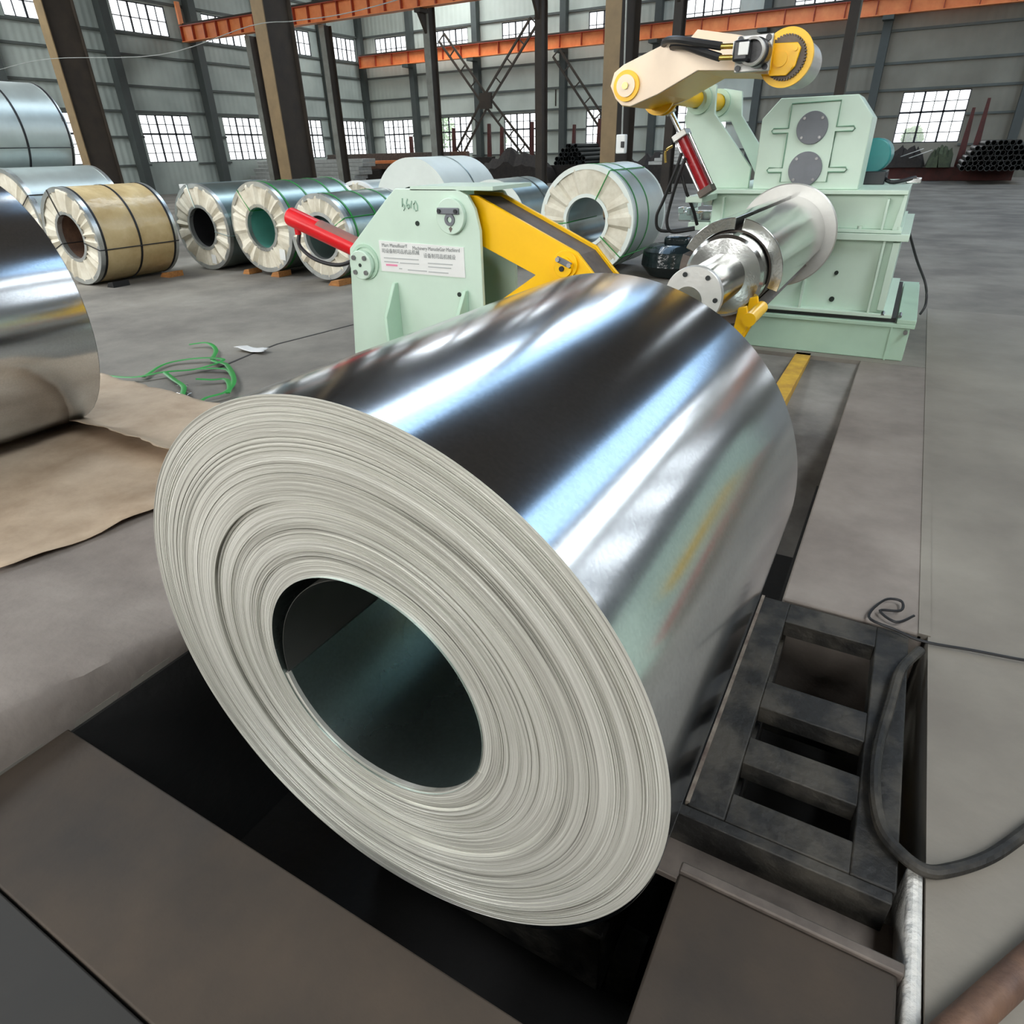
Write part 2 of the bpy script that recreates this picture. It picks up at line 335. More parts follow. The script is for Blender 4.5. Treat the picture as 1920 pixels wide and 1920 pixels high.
# dark steel frame with three openings
t = thing('pit_grating', 'dark greasy steel frame with three rectangular openings right of the coil', 'frame', (.07, 1.55, -.2))
fx0, fx1 = -.16, .292
MB().box(fx0, 1.09, -.07, -.07, 2.04, 0).build('side_rail', M['oldsteel'], t, bevel=.004)
MB().box(.20, 1.09, -.07, fx1, 2.04, 0).build('side_rail', M['oldsteel'], t, bevel=.004)
for y0, y1 in ((1.93, 2.04), (1.50, 1.615), (1.28, 1.375), (1.09, 1.175)): MB().box(-.07, y0, -.06, .20, y1, -.001).build('cross_bar', M['oldsteel'], t, bevel=.003)
MB().box(fx0-.006, 1.095, -.06, fx0+.004, 2.04, .004).build('worn_edge', M['wornsteel'], t)
MB().box(-.20, 1.06, -.115, .285, 1.09, -.004).build('front_web', M['oldsteel'], t, bevel=.003)
MB().box(-.24, .965, -.125, .32, 1.085, -.105).build('bottom_flange', M['grime_and_shade'], t, bevel=.003)
MB().box(-.07, 1.72, -.30, .20, 1.78, -.22).build('lower_bar', M['oldsteel'], t, bevel=.003)
MB().box(-.14, 1.12, -.5, -.06, 2.0, -.1).build('support_wall', M['oldsteel'], t)

# ------------------------------------------------------------------ the big coil
CX, CY0, CZ = -.7172, .6577, .4840
t = coil = thing('steel_coil', 'large shiny galvanised steel coil with its layered strip edge facing the camera', 'coil', (CX, CY0+COIL_L/2, CZ-COIL_R))
rnd = random.Random(3)
prof = []; n_l = 230; dr = (COIL_R-COIL_RI)/n_l; drift = 0
for i in range(n_l):
    r0 = COIL_RI+dr*i; drift = .6*drift+rnd.uniform(-.0002, .0002)
    y = CY0+drift+rnd.uniform(-.0005, .0005)
    if r0 < .415: y += .006
    if r0 < .30: y += .004
    if rnd.random() < .06: y += .0025
    prof += [(r0, y), (r0+dr*.9, y)]
prof.append((COIL_R, CY0+.001))
MB().lathe(CX, CZ, prof, n=224).build('strip_edge', M['coilface'], t, smooth=12)
MB().lathe(CX, CZ, [(COIL_R, CY0+.001), (COIL_R, CY0+COIL_L)], n=256).build('outer_wrap', M['coilskin'], t)
MB().lathe(CX, CZ, [(COIL_RI, CY0+COIL_L), (COIL_R, CY0+COIL_L)], n=128).build('rear_edge', M['coilface'], t)
MB().lathe(CX, CZ, [(COIL_RI, CY0+.006), (COIL_RI, CY0+COIL_L)], n=192).build('bore', M['bore'], t)
def arc_sheet(r_of, a0, a1, y0, y1, th, n=60):
    mb = MB(); rows = []
    for i in range(n+1):
        a = a0+(a1-a0)*i/n; r = r_of(i/n); sn, cs = math.sin(math.radians(a)), math.cos(math.radians(a))
        rows.append([mb.bm.verts.new((CX+sn*q, y, CZ+cs*q)) for q, y in ((r, y0), (r, y1), (r+th, y1), (r+th, y0))])
    for A, B in zip(rows, rows[1:]):
        for j in range(4): mb.bm.faces.new((A[j], A[(j+1) % 4], B[(j+1) % 4], B[j]))
    mb.bm.faces.new(rows[0][::-1]); mb.bm.faces.new(rows[-1]); return mb
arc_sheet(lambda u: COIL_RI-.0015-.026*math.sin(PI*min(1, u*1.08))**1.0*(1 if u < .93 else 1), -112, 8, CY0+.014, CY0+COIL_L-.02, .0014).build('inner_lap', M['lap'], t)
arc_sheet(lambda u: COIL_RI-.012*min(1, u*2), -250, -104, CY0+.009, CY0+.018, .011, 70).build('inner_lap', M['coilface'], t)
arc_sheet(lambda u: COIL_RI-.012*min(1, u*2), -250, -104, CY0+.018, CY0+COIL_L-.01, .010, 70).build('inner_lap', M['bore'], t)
arc_sheet(lambda u: COIL_R+.0006+.013*math.sin(PI*u*.62)**2*(1-.2*u), 100, 146, CY0+.002, CY0+COIL_L-.004, .0012).build('outer_lap', M['coilskin'], t)

# coil car down in the pit
t = thing('coil_car', 'dark coil car deep in the pit carrying the big coil', 'coil car', (CX, 1.25, -.95))
MB().box(CX-.50, .95, -.78, CX+.42, 1.72, -.5).build('body', M['oldsteel'], t, bevel=.01)
for s in (-1, 1):
    MB().prism([(CX+s*.10, 1.0, -.5), (CX+s*.42, 1.0, -.5), (CX+s*.42, 1.0, -.03), (CX+s*.345, 1.0, -.022), (CX+s*.10, 1.0, -.118)], (0, .7, 0)).build('saddle', M['oldsteel'], t, bevel=.006)
    for yy in (1.1, 1.6): MB().cyl((CX+s*.42, yy, -.85), (CX+s*.50, yy, -.85), .1).build('wheel', M['oldsteel'], t)
o = MB().box(-.545, 3.55, -.16, -.435, 5.36, .0).build('pit_rail', M['yellow_old'], bevel=.004); single(o, 'worn yellow steel rail lying from the pit to the green machine base', 'rail')

# ------------------------------------------------------------------ decoiler (green, with mandrel and press arm)
def bolt(p, q, r, parent, mt='bolt', name='bolt'):
    return MB().cyl(p, q, r, n=12).build(name, M[mt], parent)
DX, DZ = -.725, .850                                                  # mandrel axis
t = dec = thing('decoiler', 'pale green decoiler machine with bare steel mandrel and yellow press arm on top', 'machine', (-.6, 6.0, 0))
b = MB().box(-1.36, 5.40, 0, .165, 7.2, .235).build('base', M['green_deep'], t, bevel=.006)
MB().box(-1.38, 5.385, .235, .19, 7.22, .262).build('base_flange', M['green_deep'], t, bevel=.003)
MB().box(.045, 5.388, .0, .057, 5.40, .235).build('rib', M['green_deep'], t)
MB().box(.07, 5.386, .262, .19, 6.9, .295).build('slide_guide', M['green_deep'], t, bevel=.004)
MB().box(-.9, 5.43, .262, .06, 7.0, .292).build('slide_gap', M['black'], t)
bolt((.14, 5.36, .21), (.14, 5.40, .21), .014, t)
for x in (-.03, .08): bolt((x, 5.40, .31), (x, 5.44, .325), .012, t)
body = MB().box(-1.33, 5.47, .30, -.03, 7.0, .80).build('body', M['green'], t, bevel=.004)
MB().box(-1.33, 5.40, .292, .03, 7.02, .318).build('foot_flange', M['green'], t, bevel=.003)
MB().box(-1.36, 5.39, .80, .015, 7.02, .845).build('waist_flange', M['green'], t, bevel=.003)
MB().box(-1.34, 5.46, .868, -.06, 6.96, 1.085).build('upper_body', M['green'], t, bevel=.004)
MB().box(-1.35, 5.40, .848, -.04, 6.98, .868).build('joint_flange', M['green'], t, bevel=.002)
MB().box(-1.36, 5.40, 1.085, -.055, 7.0, 1.112).build('top_plate', M['green'], t, bevel=.003)
for x in (-1.26, -.17): MB().box(x, 5.41, .868, x+.016, 5.47, 1.06).build('rib', M['green'], t, bevel=.002)
MB().xz([(-.10,.868), (-.055,.868), (-.055,1.085), (-.075,1.085)], 5.41, 5.47).build('rib', M['green'], t, bevel=.002)
for x, zt in ((-.135, .80), (-.60, .52), (-1.05, .80)): MB().box(x, 5.405, .318, x+.016, 5.48, zt).build('rib', M['green'], t, bevel=.002)
MB().box(-.075, 5.41, .34, -.03, 5.48, .79).build('stiffener', M['green'], t, bevel=.003)
for x, z, r in ((-.39, .57, .014), (-.385, .385, .018)): bolt((x, 5.455, z), (x, 5.472, z), r, t, 'hole', 'bolt_hole')
for x in (-.30, -.06): bolt((x, 5.42, .868), (x, 5.42, .89), .016, t, 'green', 'nut')
# housing block
blk = MB().xz([(-1.06,1.112), (-1.06,1.55), (-.955,1.668), (-.475,1.668), (-.365,1.54), (-.365,1.112)], 5.44, 5.86).build('housing', M['green'], t, bevel=.006)
x0, x1 = -.875, -.572
outline = [(x0,1.16), (x0,1.222), (-.965,1.222), (-.975,1.236), (-.965,1.25), (x0,1.25), (x0,1.462), (-.972,1.462), (-.982,1.476), (-.972,1.49), (x0,1.49), (x0,1.632), (x1,1.638),
           (x1,1.49), (-.468,1.49), (-.458,1.476), (-.468,1.462), (x1,1.462), (x1,1.25), (-.468,1.25), (-.458,1.236), (-.468,1.222), (x1,1.222), (x1,1.16)]
MB().xz(outline, 5.428, 5.44).build('bearing_plate', M['green'], t, bevel=.003)
for z, r in ((1.487, .098), (1.240, .108)):
    d = MB().cyl((-.722, 5.412, z), (-.722, 5.43, z), r, n=40).build('cover_disc', M['greydisc'], t, bevel=.002)
    for a in (45, 135, 225, 315):
        bx, bz = -.722+(r-.018)*math.sin(math.radians(a)), z+(r-.018)*math.cos(math.radians(a))
        bolt((bx, 5.406, bz), (bx, 5.414, bz), .009, d)
MB().tube([(x, 5.428, z) for x, z in outline], .0055, 6).build('groove_shade', M['groove_shade'], t)  # raised bead in darker green, painting the groove's shadow line
# mandrel
fy = 5.03
MB().lathe(DX, DZ, [(.02,fy), (.315,fy), (.322,fy+.006), (.322,fy+.03), (.315,fy+.036), (.02,fy+.036)], n=72, closed=True).build('guard_disc', M['steel_matte'], t)
MB().cyl((DX, fy, DZ), (DX, 5.47, DZ), .2, n=40).build('main_shaft', M['grime_and_shade'], t)
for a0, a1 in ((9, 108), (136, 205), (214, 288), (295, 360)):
    MB().lathe(DX, DZ, [(.195,3.44), (.249,3.44), (.249,fy), (.195,fy)], n=26, a0=a0, a1=a1, closed=True).build('mandrel_segment', M['grime_and_shade' if 110 < a0 < 290 else 'steel'], t, bevel=.003)  # lower segments get a darker material to paint their shade
MB().lathe(DX, DZ, [(.02,3.47), (.19,3.47), (.19,fy), (.02,fy)], n=48, closed=True).build('mandrel_core', M['grime_and_shade'], t)
MB().lathe(DX, DZ, [(.09,3.30), (.172,3.31), (.186,3.325), (.186,3.46), (.09,3.47)], n=56, closed=True).build('collar', M['steel'], t)
MB().lathe(DX, DZ, [(.02,2.815), (.105,2.815), (.105,3.32), (.02,3.32)], n=48, closed=True).build('journal', M['steel'], t)
cap = MB().lathe(DX, DZ, [(.0005,2.80), (.118,2.80), (.121,2.804), (.121,2.828), (.0005,2.828)], n=56).build('end_cap', M['steel_matte'], t)
for a in (35, 95, 155, 215, 275, 335):
    bolt((DX+.095*math.sin(math.radians(a)), 2.794, DZ+.095*math.cos(math.radians(a))), (DX+.095*math.sin(math.radians(a)), 2.806, DZ+.095*math.cos(math.radians(a))), .010, cap, 'darkpipe')
MB().cyl((DX-.02, 2.797, DZ-.02), (DX-.02, 2.803, DZ-.02), .06, n=32).build('round_plate', M['steel'], t)
MB().xz(circle(DX, DZ, .275, 14, 140, 196) + circle(DX, DZ, .252, 14, 196, 140), 3.40, 3.46).build('lower_shoe', M['grime_and_shade'], t)
# press arm brackets on the left rear of the body
P1 = [(-1.625,1.69), (-1.65,1.57), (-1.61,1.44), (-1.42,1.20), (-1.36,1.112), (-1.12,1.112), (-1.12,1.25), (-1.43,1.60), (-1.44,1.78), (-1.50,1.795), (-1.58,1.77)]
MB().xz(P1, 5.58, 5.62).build('arm_bracket', M['green'], t, bevel=.004)
P2 = [(-1.62,1.65), (-1.60,1.56), (-1.44,1.565), (-1.20,1.20), (-1.16,1.112), (-1.0,1.112), (-1.14,1.33), (-1.36,1.60), (-1.38,1.765), (-1.52,1.79), (-1.60,1.76)]
MB().xz(P2, 6.15, 6.19).build('arm_bracket', M['green'], t, bevel=.004)
AX, AZ = -1.63, 1.715                                                 # arm pivot axis
for yb in (5.56, 6.13): MB().lathe(AX+.075, AZ-.02, [(.062,yb), (.095,yb), (.095,yb+.05), (.062,yb+.05)], n=32, closed=True).build('bearing_ring', M['green_deep'], t)
MB().cyl((AX, 4.3, AZ), (AX+.08, 6.5, AZ-.02), .06, n=28).build('pivot_shaft', M['yellow'], t)
MB().cyl((AX+.065, 5.72, AZ-.017), (AX+.072, 5.80, AZ-.019), .078, n=28).build('shaft_collar', M['yellow'], t)
# press arm: two plates, belly plate, roller, motor
arm_f = [(-1.70,1.655), (-1.735,1.72), (-1.715,1.785), (-1.66,1.82), (-1.41,1.905), (-1.27,1.885), (-1.04,1.815), (-.84,1.80), (-.84,1.725), (-1.03,1.752), (-1.22,1.765), (-1.44,1.665), (-1.605,1.612), (-1.66,1.62)]
MB().xz(arm_f, 4.29, 4.315).build('press_arm', M['yellow_glare'], t, bevel=.003)
arm_r = [(-1.70,1.655), (-1.735,1.72), (-1.66,1.82), (-1.50,1.95), (-1.42,2.03), (-1.155,1.98), (-.97,1.94), (-.84,1.86), (-.80,1.72), (-1.03,1.752), (-1.22,1.765), (-1.44,1.665), (-1.605,1.612), (-1.66,1.62)]
MB().xz(arm_r, 4.90, 4.925).build('press_arm', M['yellow_glare'], t, bevel=.003)
bel = [(-1.66,1.62), (-1.44,1.668), (-1.22,1.768), (-1.03,1.755), (-.84,1.728)]
for (xa, za), (xb, zb) in zip(bel, bel[1:]): MB().prism([(xa,4.312,za-.004), (xb,4.312,zb-.004), (xb,4.312,zb+.014), (xa,4.312,za+.014)], (0,.60,0)).build('belly_plate', M['yellow'], t)
top = [(-1.42,1.895), (-1.27,1.875), (-1.04,1.805), (-.9,1.80)]
for (xa, za), (xb, zb) in zip(top[1:], top[2:]): MB().prism([(xa,4.31,za-.02), (xb,4.31,zb-.02), (xb,4.31,zb-.005), (xa,4.31,za-.005)], (0,.60,0)).build('top_plate', M['orange_dark'], t)
MB().lathe(AX, AZ, [(.056,4.272), (.078,4.272), (.078,4.29), (.056,4.29)], n=36, closed=True).build('pivot_ring', M['yellow'], t)
MB().cyl((AX, 4.262, AZ), (AX, 4.29, AZ), .056, n=32).build('pivot_cap', M['yellow_glare'], t)
bolt((AX, 4.25, AZ), (AX, 4.263, AZ), .018, t, 'brass')
for yy in (4.84, 4.925): MB().lathe(AX+.01, AZ-.03, [(.05,yy), (.105,yy), (.105,yy+.03), (.05,yy+.03)], n=36, closed=True).build('pivot_ring', M['yellow'], t)
RX, RZ = -.775, 1.798
MB().lathe(RX, RZ, [(.10,4.375), (.135,4.375), (.135,4.405), (.10,4.405)], n=56, closed=True).build('roller_flange', M['yellow'], t)
MB().lathe(RX, RZ, [(.02,4.40), (.118,4.40), (.118,4.86), (.02,4.86)], n=56, closed=True).build('press_roller', M['steel_matte'], t)
g = MB(); nt_ = 44
for k in range(nt_):
    a = 360/nt_*k; g.xz(circle(RX, RZ, .104, 2, a, a+4.0)+circle(RX, RZ, .094, 2, a+5.5, a-1.5), 4.355, 4.376)
g.lathe(RX, RZ, [(.02,4.355), (.095,4.355), (.095,4.376), (.02,4.376)], n=44, closed=True)
g.build('gear_wheel', M['grime_and_shade'], t)
hub = MB().xz([(-.842,1.862), (-.72,1.858), (-.70,1.835), (-.715,1.755), (-.755,1.715), (-.842,1.718)], 4.33, 4.352).build('hub_plate', M['yellow'], t, bevel=.003)
MB().cyl((RX-.02, 4.322, RZ-.008), (RX-.02, 4.332, RZ-.008), .036, n=28).build('hub_cap', M['yellow'], hub)
for x, z in ((-.725,1.83), (-.735,1.755)): bolt((x, 4.322, z), (x, 4.332, z), .010, hub, 'yellow')
mp_ = MB().box(-1.005, 4.22, 1.735, -.825, 4.25, 1.895).build('motor_plate', M['steel_matte'], t, bevel=.004)
for x in (-.985, -.845):
    for z in (1.752, 1.878): bolt((x, 4.205, z), (x, 4.222, z), .014, mp_, 'motorblack')
MB().box(-1.0, 4.245, 1.74, -.83, 4.30, 1.89).build('motor_mount', M['yellow'], t)
MB().cyl((-.885, 4.22, 1.812), (-.885, 4.13, 1.812), .066, .064, n=32).build('motor', M['motorblack'], t, bevel=.006)
MB().lathe(-.895, 1.812, [(.05,4.085), (.062,4.09), (.062,4.135), (.05,4.135)], n=32, closed=True).build('motor_ring', M['steel_matte'], t)
MB().box(-.985, 4.06, 1.77, -.905, 4.20, 1.862).build('motor_ports', M['motorblack'], t, bevel=.012)
MB().box(-.955, 4.052, 1.795, -.905, 4.062, 1.85).build('rating_plate', M['white'], t, bevel=.003)
MB().box(-.99, 4.075, 1.80, -.98, 4.16, 1.86).build('port_face', M['steel_matte'], t, bevel=.003)
for z in (1.843, 1.795):
    MB().cyl((-1.065, 4.12, z+.004), (-.985, 4.12, z), .013, n=12).build('hose_fitting', M['brass'], t)
MB().tube(smooth_path([(-1.06,4.12,1.847), (-1.2,4.13,1.875), (-1.32,4.17,1.90), (-1.42,4.28,1.905), (-1.45,4.42,1.86), (-1.46,4.55,1.75)]), .019).build('hydraulic_hose', M['black'], t)
MB().tube(smooth_path([(-1.06,4.12,1.799), (-1.17,4.15,1.835), (-1.28,4.2,1.87), (-1.40,4.33,1.88), (-1.44,4.46,1.80)]), .019).build('hydraulic_hose', M['black'], t)
# red cylinder that lifts the arm
ca, cb = Vector((-1.60, 5.02, 1.63)), Vector((-1.285, 5.02, 1.13))
dv = (cb-ca)
MB().cyl(ca, ca+dv*.30, .018, n=16).build('piston_rod', M['chrome'], t)
MB().cyl(ca-dv*.03, ca+dv*.07, .034, n=16).build('rod_clevis', M['white'], t)
MB().bar(ca+dv*.30, ca+dv*.37, .13, .1).build('cylinder_head', M['steel_matte'], t, bevel=.005)
MB().cyl(ca+dv*.36, ca+dv*.98, .038, n=24).build('cylinder_barrel', M['red_dark'], t)
pr = dv.cross(Vector((0,1,0))).normalized()
for s in (-1, 1): MB().cyl(ca+dv*.36+pr*s*.05, ca+dv*.98+pr*s*.05, .008, n=10).build('tie_rod', M['chrome'], t)
MB().bar(ca+dv*.97, ca+dv*1.05, .12, .1).build('cylinder_foot', M['grime_and_shade'], t, bevel=.005)
MB().box(-1.42, 5.0, 1.05, -1.30, 5.42, 1.09).build('cylinder_mount', M['green'], t, bevel=.004)
for path in ([(-1.47,4.97,1.36), (-1.50,4.97,1.25), (-1.58,5.0,1.06), (-1.62,5.0,.95), (-1.58,5.02,.86), (-1.36,5.1,.88)],
             [(-1.44,4.97,1.33), (-1.48,4.97,1.20), (-1.53,5.0,1.02), (-1.54,5.0,.92), (-1.50,5.02,.855), (-1.36,5.1,.87)],
             [(-1.46,5.0,1.22), (-1.42,5.0,1.12), (-1.37,5.05,1.0), (-1.345,5.1,.90)]):
    MB().tube(smooth_path(path), .0115).build('hydraulic_hose', M['black'], t)
MB().tube(smooth_path([(-1.545,5.0,1.40), (-1.585,4.98,1.37), (-1.575,4.97,1.30)]), .009).build('brass_elbow', M['brass'], t)
MB().box(-1.50, 5.42, .83, -1.34, 5.62, .885).build('valve_shelf', M['green'], t, bevel=.004)
MB().box(-1.60, 5.47, .885, -1.34, 5.58, .96).build('valve_manifold', M['chrome'], t, bevel=.01)
for x, z, s in ((-1.60,.94,.05), (-1.53,.93,.06), (-1.47,.90,.055), (-1.50,.985,.05), (-1.41,1.0,.07)): MB().box(x, 5.45, z, x+s, 5.56, z+s*.9).build('valve_block', M['chrome'], t, bevel=.005)
# gear motor and rear bits
MB().cyl((-.36, 6.2, 1.30), (-.36, 6.75, 1.30), .12, n=28).build('gear_motor', M['teal'], t, bevel=.01)
MB().box(-.47, 6.1, 1.112, -.24, 6.5, 1.2).build('motor_foot', M['motorblack'], t, bevel=.005)
MB().tube(smooth_path([(.0,5.92,.82), (.10,5.95,.62), (.2,5.95,.45), (.235,5.9,.32), (.215,5.85,.25)]), .009).build('cable', M['black'], t)
MB().tube(smooth_path([(-.3,6.3,1.2), (-.2,6.1,1.13), (-.05,6.3,1.15), (-.1,6.5,1.13)]), .014).build('cable', M['black'], t)
MB().box(-.1, 6.25, 1.112, .0, 6.36, 1.15).build('junction_box', M['foil'], t, bevel=.006)

# ------------------------------------------------------------------ outboard support stand
t = st = thing('support_stand', 'pale green outboard support stand with yellow arm and red cylinder behind the big coil', 'machine', (-2.35, 3.2, 0))
front = [(-2.88,0), (-2.77,.93), (-2.46,1.195), (-2.40,1.24), (-2.02,1.24), (-1.95,1.21), (-1.91,1.15), (-1.885,1.05), (-1.88,0)]
MB().xz(front, 3.0, 3.025).build('front_plate', M['green'], t, bevel=.004)
MB().xz(front, 3.36, 3.385).build('rear_plate', M['green'], t, bevel=.004)
MB().box(-2.55, 3.025, 0, -2.2, 3.36, 1.0).build('web', M['green_deep'], t)
MB().box(-2.3, 3.0, 1.232, -1.83+.03, 3.40, 1.25).build('top_bar', M['green'], t)
MB().box(-3.0, 2.9, 0, -1.7, 3.5, .03).build('base_plate', M['green'], t)
d1 = MB().cyl((-2.045, 2.975, 1.115), (-2.045, 3.0, 1.115), .085, n=40).build('pin_boss', M['green'], t, bevel=.003)
MB().xz([(-2.115,1.125), (-2.115,1.155), (-1.985,1.155), (-1.985,1.125)], 2.962, 2.975).build('keeper_bar', M['greydisc'], d1, bevel=.004)
for x in (-2.1, -2.0): bolt((x, 2.955, 1.14), (x, 2.964, 1.14), .010, d1, 'motorblack')
MB().lathe(-2.045, 1.10, [(.014,2.968), (.03,2.968), (.03,2.976), (.014,2.976)], n=24, closed=True).build('pin_end', M['greydisc'], d1)
MB().xz([(-2.055,1.058), (-2.045,1.04), (-2.033,1.058), (-2.043,1.068)], 2.973, 2.976).build('grease_mark', M['grime_and_shade'], d1)
d2 = MB().cyl((-2.675, 2.965, .85), (-2.675, 3.0, .85), .078, n=40).build('pin_boss', M['green'], t, bevel=.004)
MB().lathe(-2.66, .865, [(.078,2.99), (.095,2.99), (.095,3.0), (.078,3.0)], n=36, closed=True).build('weld_ring', M['green_deep'], t)
for a in (45, 135, 225, 315):
    bx, bz = -2.675+.055*math.sin(math.radians(a)), .85+.055*math.cos(math.radians(a)); bolt((bx, 2.955, bz), (bx, 2.967, bz), .013, d2)
bolt((-2.675, 2.962, .85), (-2.675, 2.967, .85), .010, d2, 'hole', 'centre_hole')
for xa, zt, w_ in ((-2.455, .765, .03), (-1.985, .755, .03)):
    MB().prism([(xa-.01,3.0,.03), (xa-.01,2.87,.03), (xa-.01,2.87,.60), (xa-.01,2.975,zt), (xa-.01,3.0,zt)], (.022,0,0)).build('rib', M['green_deep'], t, bevel=.003)
for x, z in ((-2.27,1.075), (-2.03,.73)): bolt((x, 2.994, z), (x, 3.001, z), .012, t, 'hole', 'bolt_hole')
# notice stuck on the front plate
lab = MB().xz([(-2.545,.822), (-2.545,.982), (-1.985,.968), (-1.985,.818)], 2.995, 3.0).build('notice', M['white'], t)
def text(body, x, z, size, mt, parent, y, wide=1.0, name='lettering', rot=0., xs=1.0):
    c = bpy.data.curves.new(name, 'FONT'); c.body = body; c.size = size; c.space_character = wide
    c.materials.append(M[mt]); o = bpy.data.objects.new(name, c); COL.objects.link(o); o.parent = parent
    o.rotation_euler = (PI/2, rot, 0); o.scale = (xs, 1, 1); o.location = Vector((x, y, z))-W[parent]
    bpy.context.view_layer.update(); me = bpy.data.meshes.new_from_object(o.evaluated_get(bpy.context.evaluated_depsgraph_get()))
    q = bpy.data.objects.new(name, me); COL.objects.link(q); q.parent = parent; q.rotation_euler = o.rotation_euler; q.scale = o.scale; q.location = o.location
    bpy.data.objects.remove(o); W[q] = W[parent]; return q
text('Mart Manuffiuar?f', -2.525, .951, .027, 'ink', lab, 2.9935, xs=.92)
text('Machinery ManudeGar Macfiinrd', -2.315, .944, .027, 'ink', lab, 2.9935, xs=.86)
text('\u53f8\u8bbe\u5907\u5236\u53f8\u54c1\u673a\u54c1\u673a\u68b0', -2.53, .921, .026, 'ink', lab, 2.9935)
text('\u8bbe\u5907\u5236\u53f8\u54c1\u673a\u68b0\u8bbe', -2.245, .908, .026, 'ink', lab, 2.9935)
for x, z, wd in ((-2.52,.894,.24), (-2.52,.874,.10), (-2.41,.872,.13), (-2.22,.880,.16), (-2.22,.862,.15), (-2.42,.842,.02), (-2.36,.838,.13), (-2.22,.836,.13)):
    MB().box(x, 2.9935, z-.003, x+wd, 2.995, z+.0025).build('fine_print', M['fine'], lab)
MB().box(-2.51, 2.9935, .852, -2.43, 2.995, .862).build('fine_print', M['inkred'], lab)
for path in ([(-2.355,1.195), (-2.358,1.175), (-2.36,1.155), (-2.352,1.168), (-2.345,1.160), (-2.346,1.145), (-2.352,1.135)],
             [(-2.322,1.192), (-2.33,1.175), (-2.33,1.155), (-2.32,1.145), (-2.312,1.152), (-2.316,1.166), (-2.328,1.162)],
             [(-2.295,1.182), (-2.302,1.165), (-2.305,1.148)],
             [(-2.272,1.182), (-2.284,1.165), (-2.284,1.145), (-2.272,1.135), (-2.262,1.136), (-2.260,1.16), (-2.272,1.182)]):
    MB().tube([(x, 2.998, z) for x, z in path], .0035, 6).build('chalk_number', M['pencil'], t)
# yellow bearing arm
armp = [(-2.1,1.215), (-1.93,1.205), (-1.375,.962), (-1.27,.855), (-1.15,.74), (-.98,.60), (-.80,.56), (-.66,.58), (-.592,.68), (-.585,.765), (-.55,.775), (-.53,.70), (-.58,.58), (-.70,.50), (-.90,.48), (-1.2,.52), (-1.70,.58), (-1.90,.645), (-1.60,.845), (-1.95,.985), (-2.1,1.03)]
for y in (3.06, 3.30): MB().xz(armp, y, y+.022).build('bearing_arm', M['yellow'], t, bevel=.003)
tp = [(-2.1,1.198), (-1.93,1.188), (-1.378,.945), (-1.275,.838), (-1.15,.722)]
for (xa, za), (xb, zb) in zip(tp, tp[1:]): MB().prism([(xa,3.082,za-.012), (xb,3.082,zb-.012), (xb,3.082,zb), (xa,3.082,za)], (0,.218,0)).build('arm_top_plate', M['grime_and_shade'], t)
pb = MB().cyl((-1.43, 3.045, .905), (-1.43, 3.06, .905), .065, n=36).build('pin_boss', M['yellow'], t, bevel=.002)
pb2 = MB().cyl((-1.435, 3.03, .895), (-1.435, 3.047, .895), .048, n=36).build('pin_end', M['yellow'], t, bevel=.002)
MB().bar((-1.465, 3.025, .935), (-1.388, 3.025, .905), .01, .028).build('keeper_bar', M['greydisc'], pb2, bevel=.003)
for x, z in ((-1.457,.932), (-1.396,.908)): bolt((x, 3.012, z), (x, 3.022, z), .011, pb2, 'chrome')
bolt((-1.44, 3.024, .888), (-1.44, 3.032, .888), .013, pb2, 'black', 'centre_hole')
MB().cyl((-.53, 3.05, .72), (-.53, 3.33, .72), .03, n=20).build('support_roller', M['yellow'], t)
# red cylinder on the left
ra, rb = Vector((-3.40, 3.19, 1.07)), Vector((-2.55, 3.19, .80))
MB().cyl(ra, rb, .056, n=28).build('cylinder_barrel', M['red'], t, bevel=.006)
MB().cyl(ra+(rb-ra)*.27+Vector((0,.002,.006)), rb+Vector((0,.002,.006)), .0545, n=28).build('dusty_top', M['red_dusty'], t)
MB().cyl(ra+(rb-ra)*.05-Vector((0,.0,.09)), ra+(rb-ra)*.05, .02, n=12).build('port', M['red'], t)
MB().tube(smooth_path([(-3.35,3.19,.97), (-3.34,3.17,.90), (-3.20,3.15,.83), (-3.0,3.14,.81), (-2.84,3.15,.86)]), .012).build('hydraulic_hose', M['black'], t)

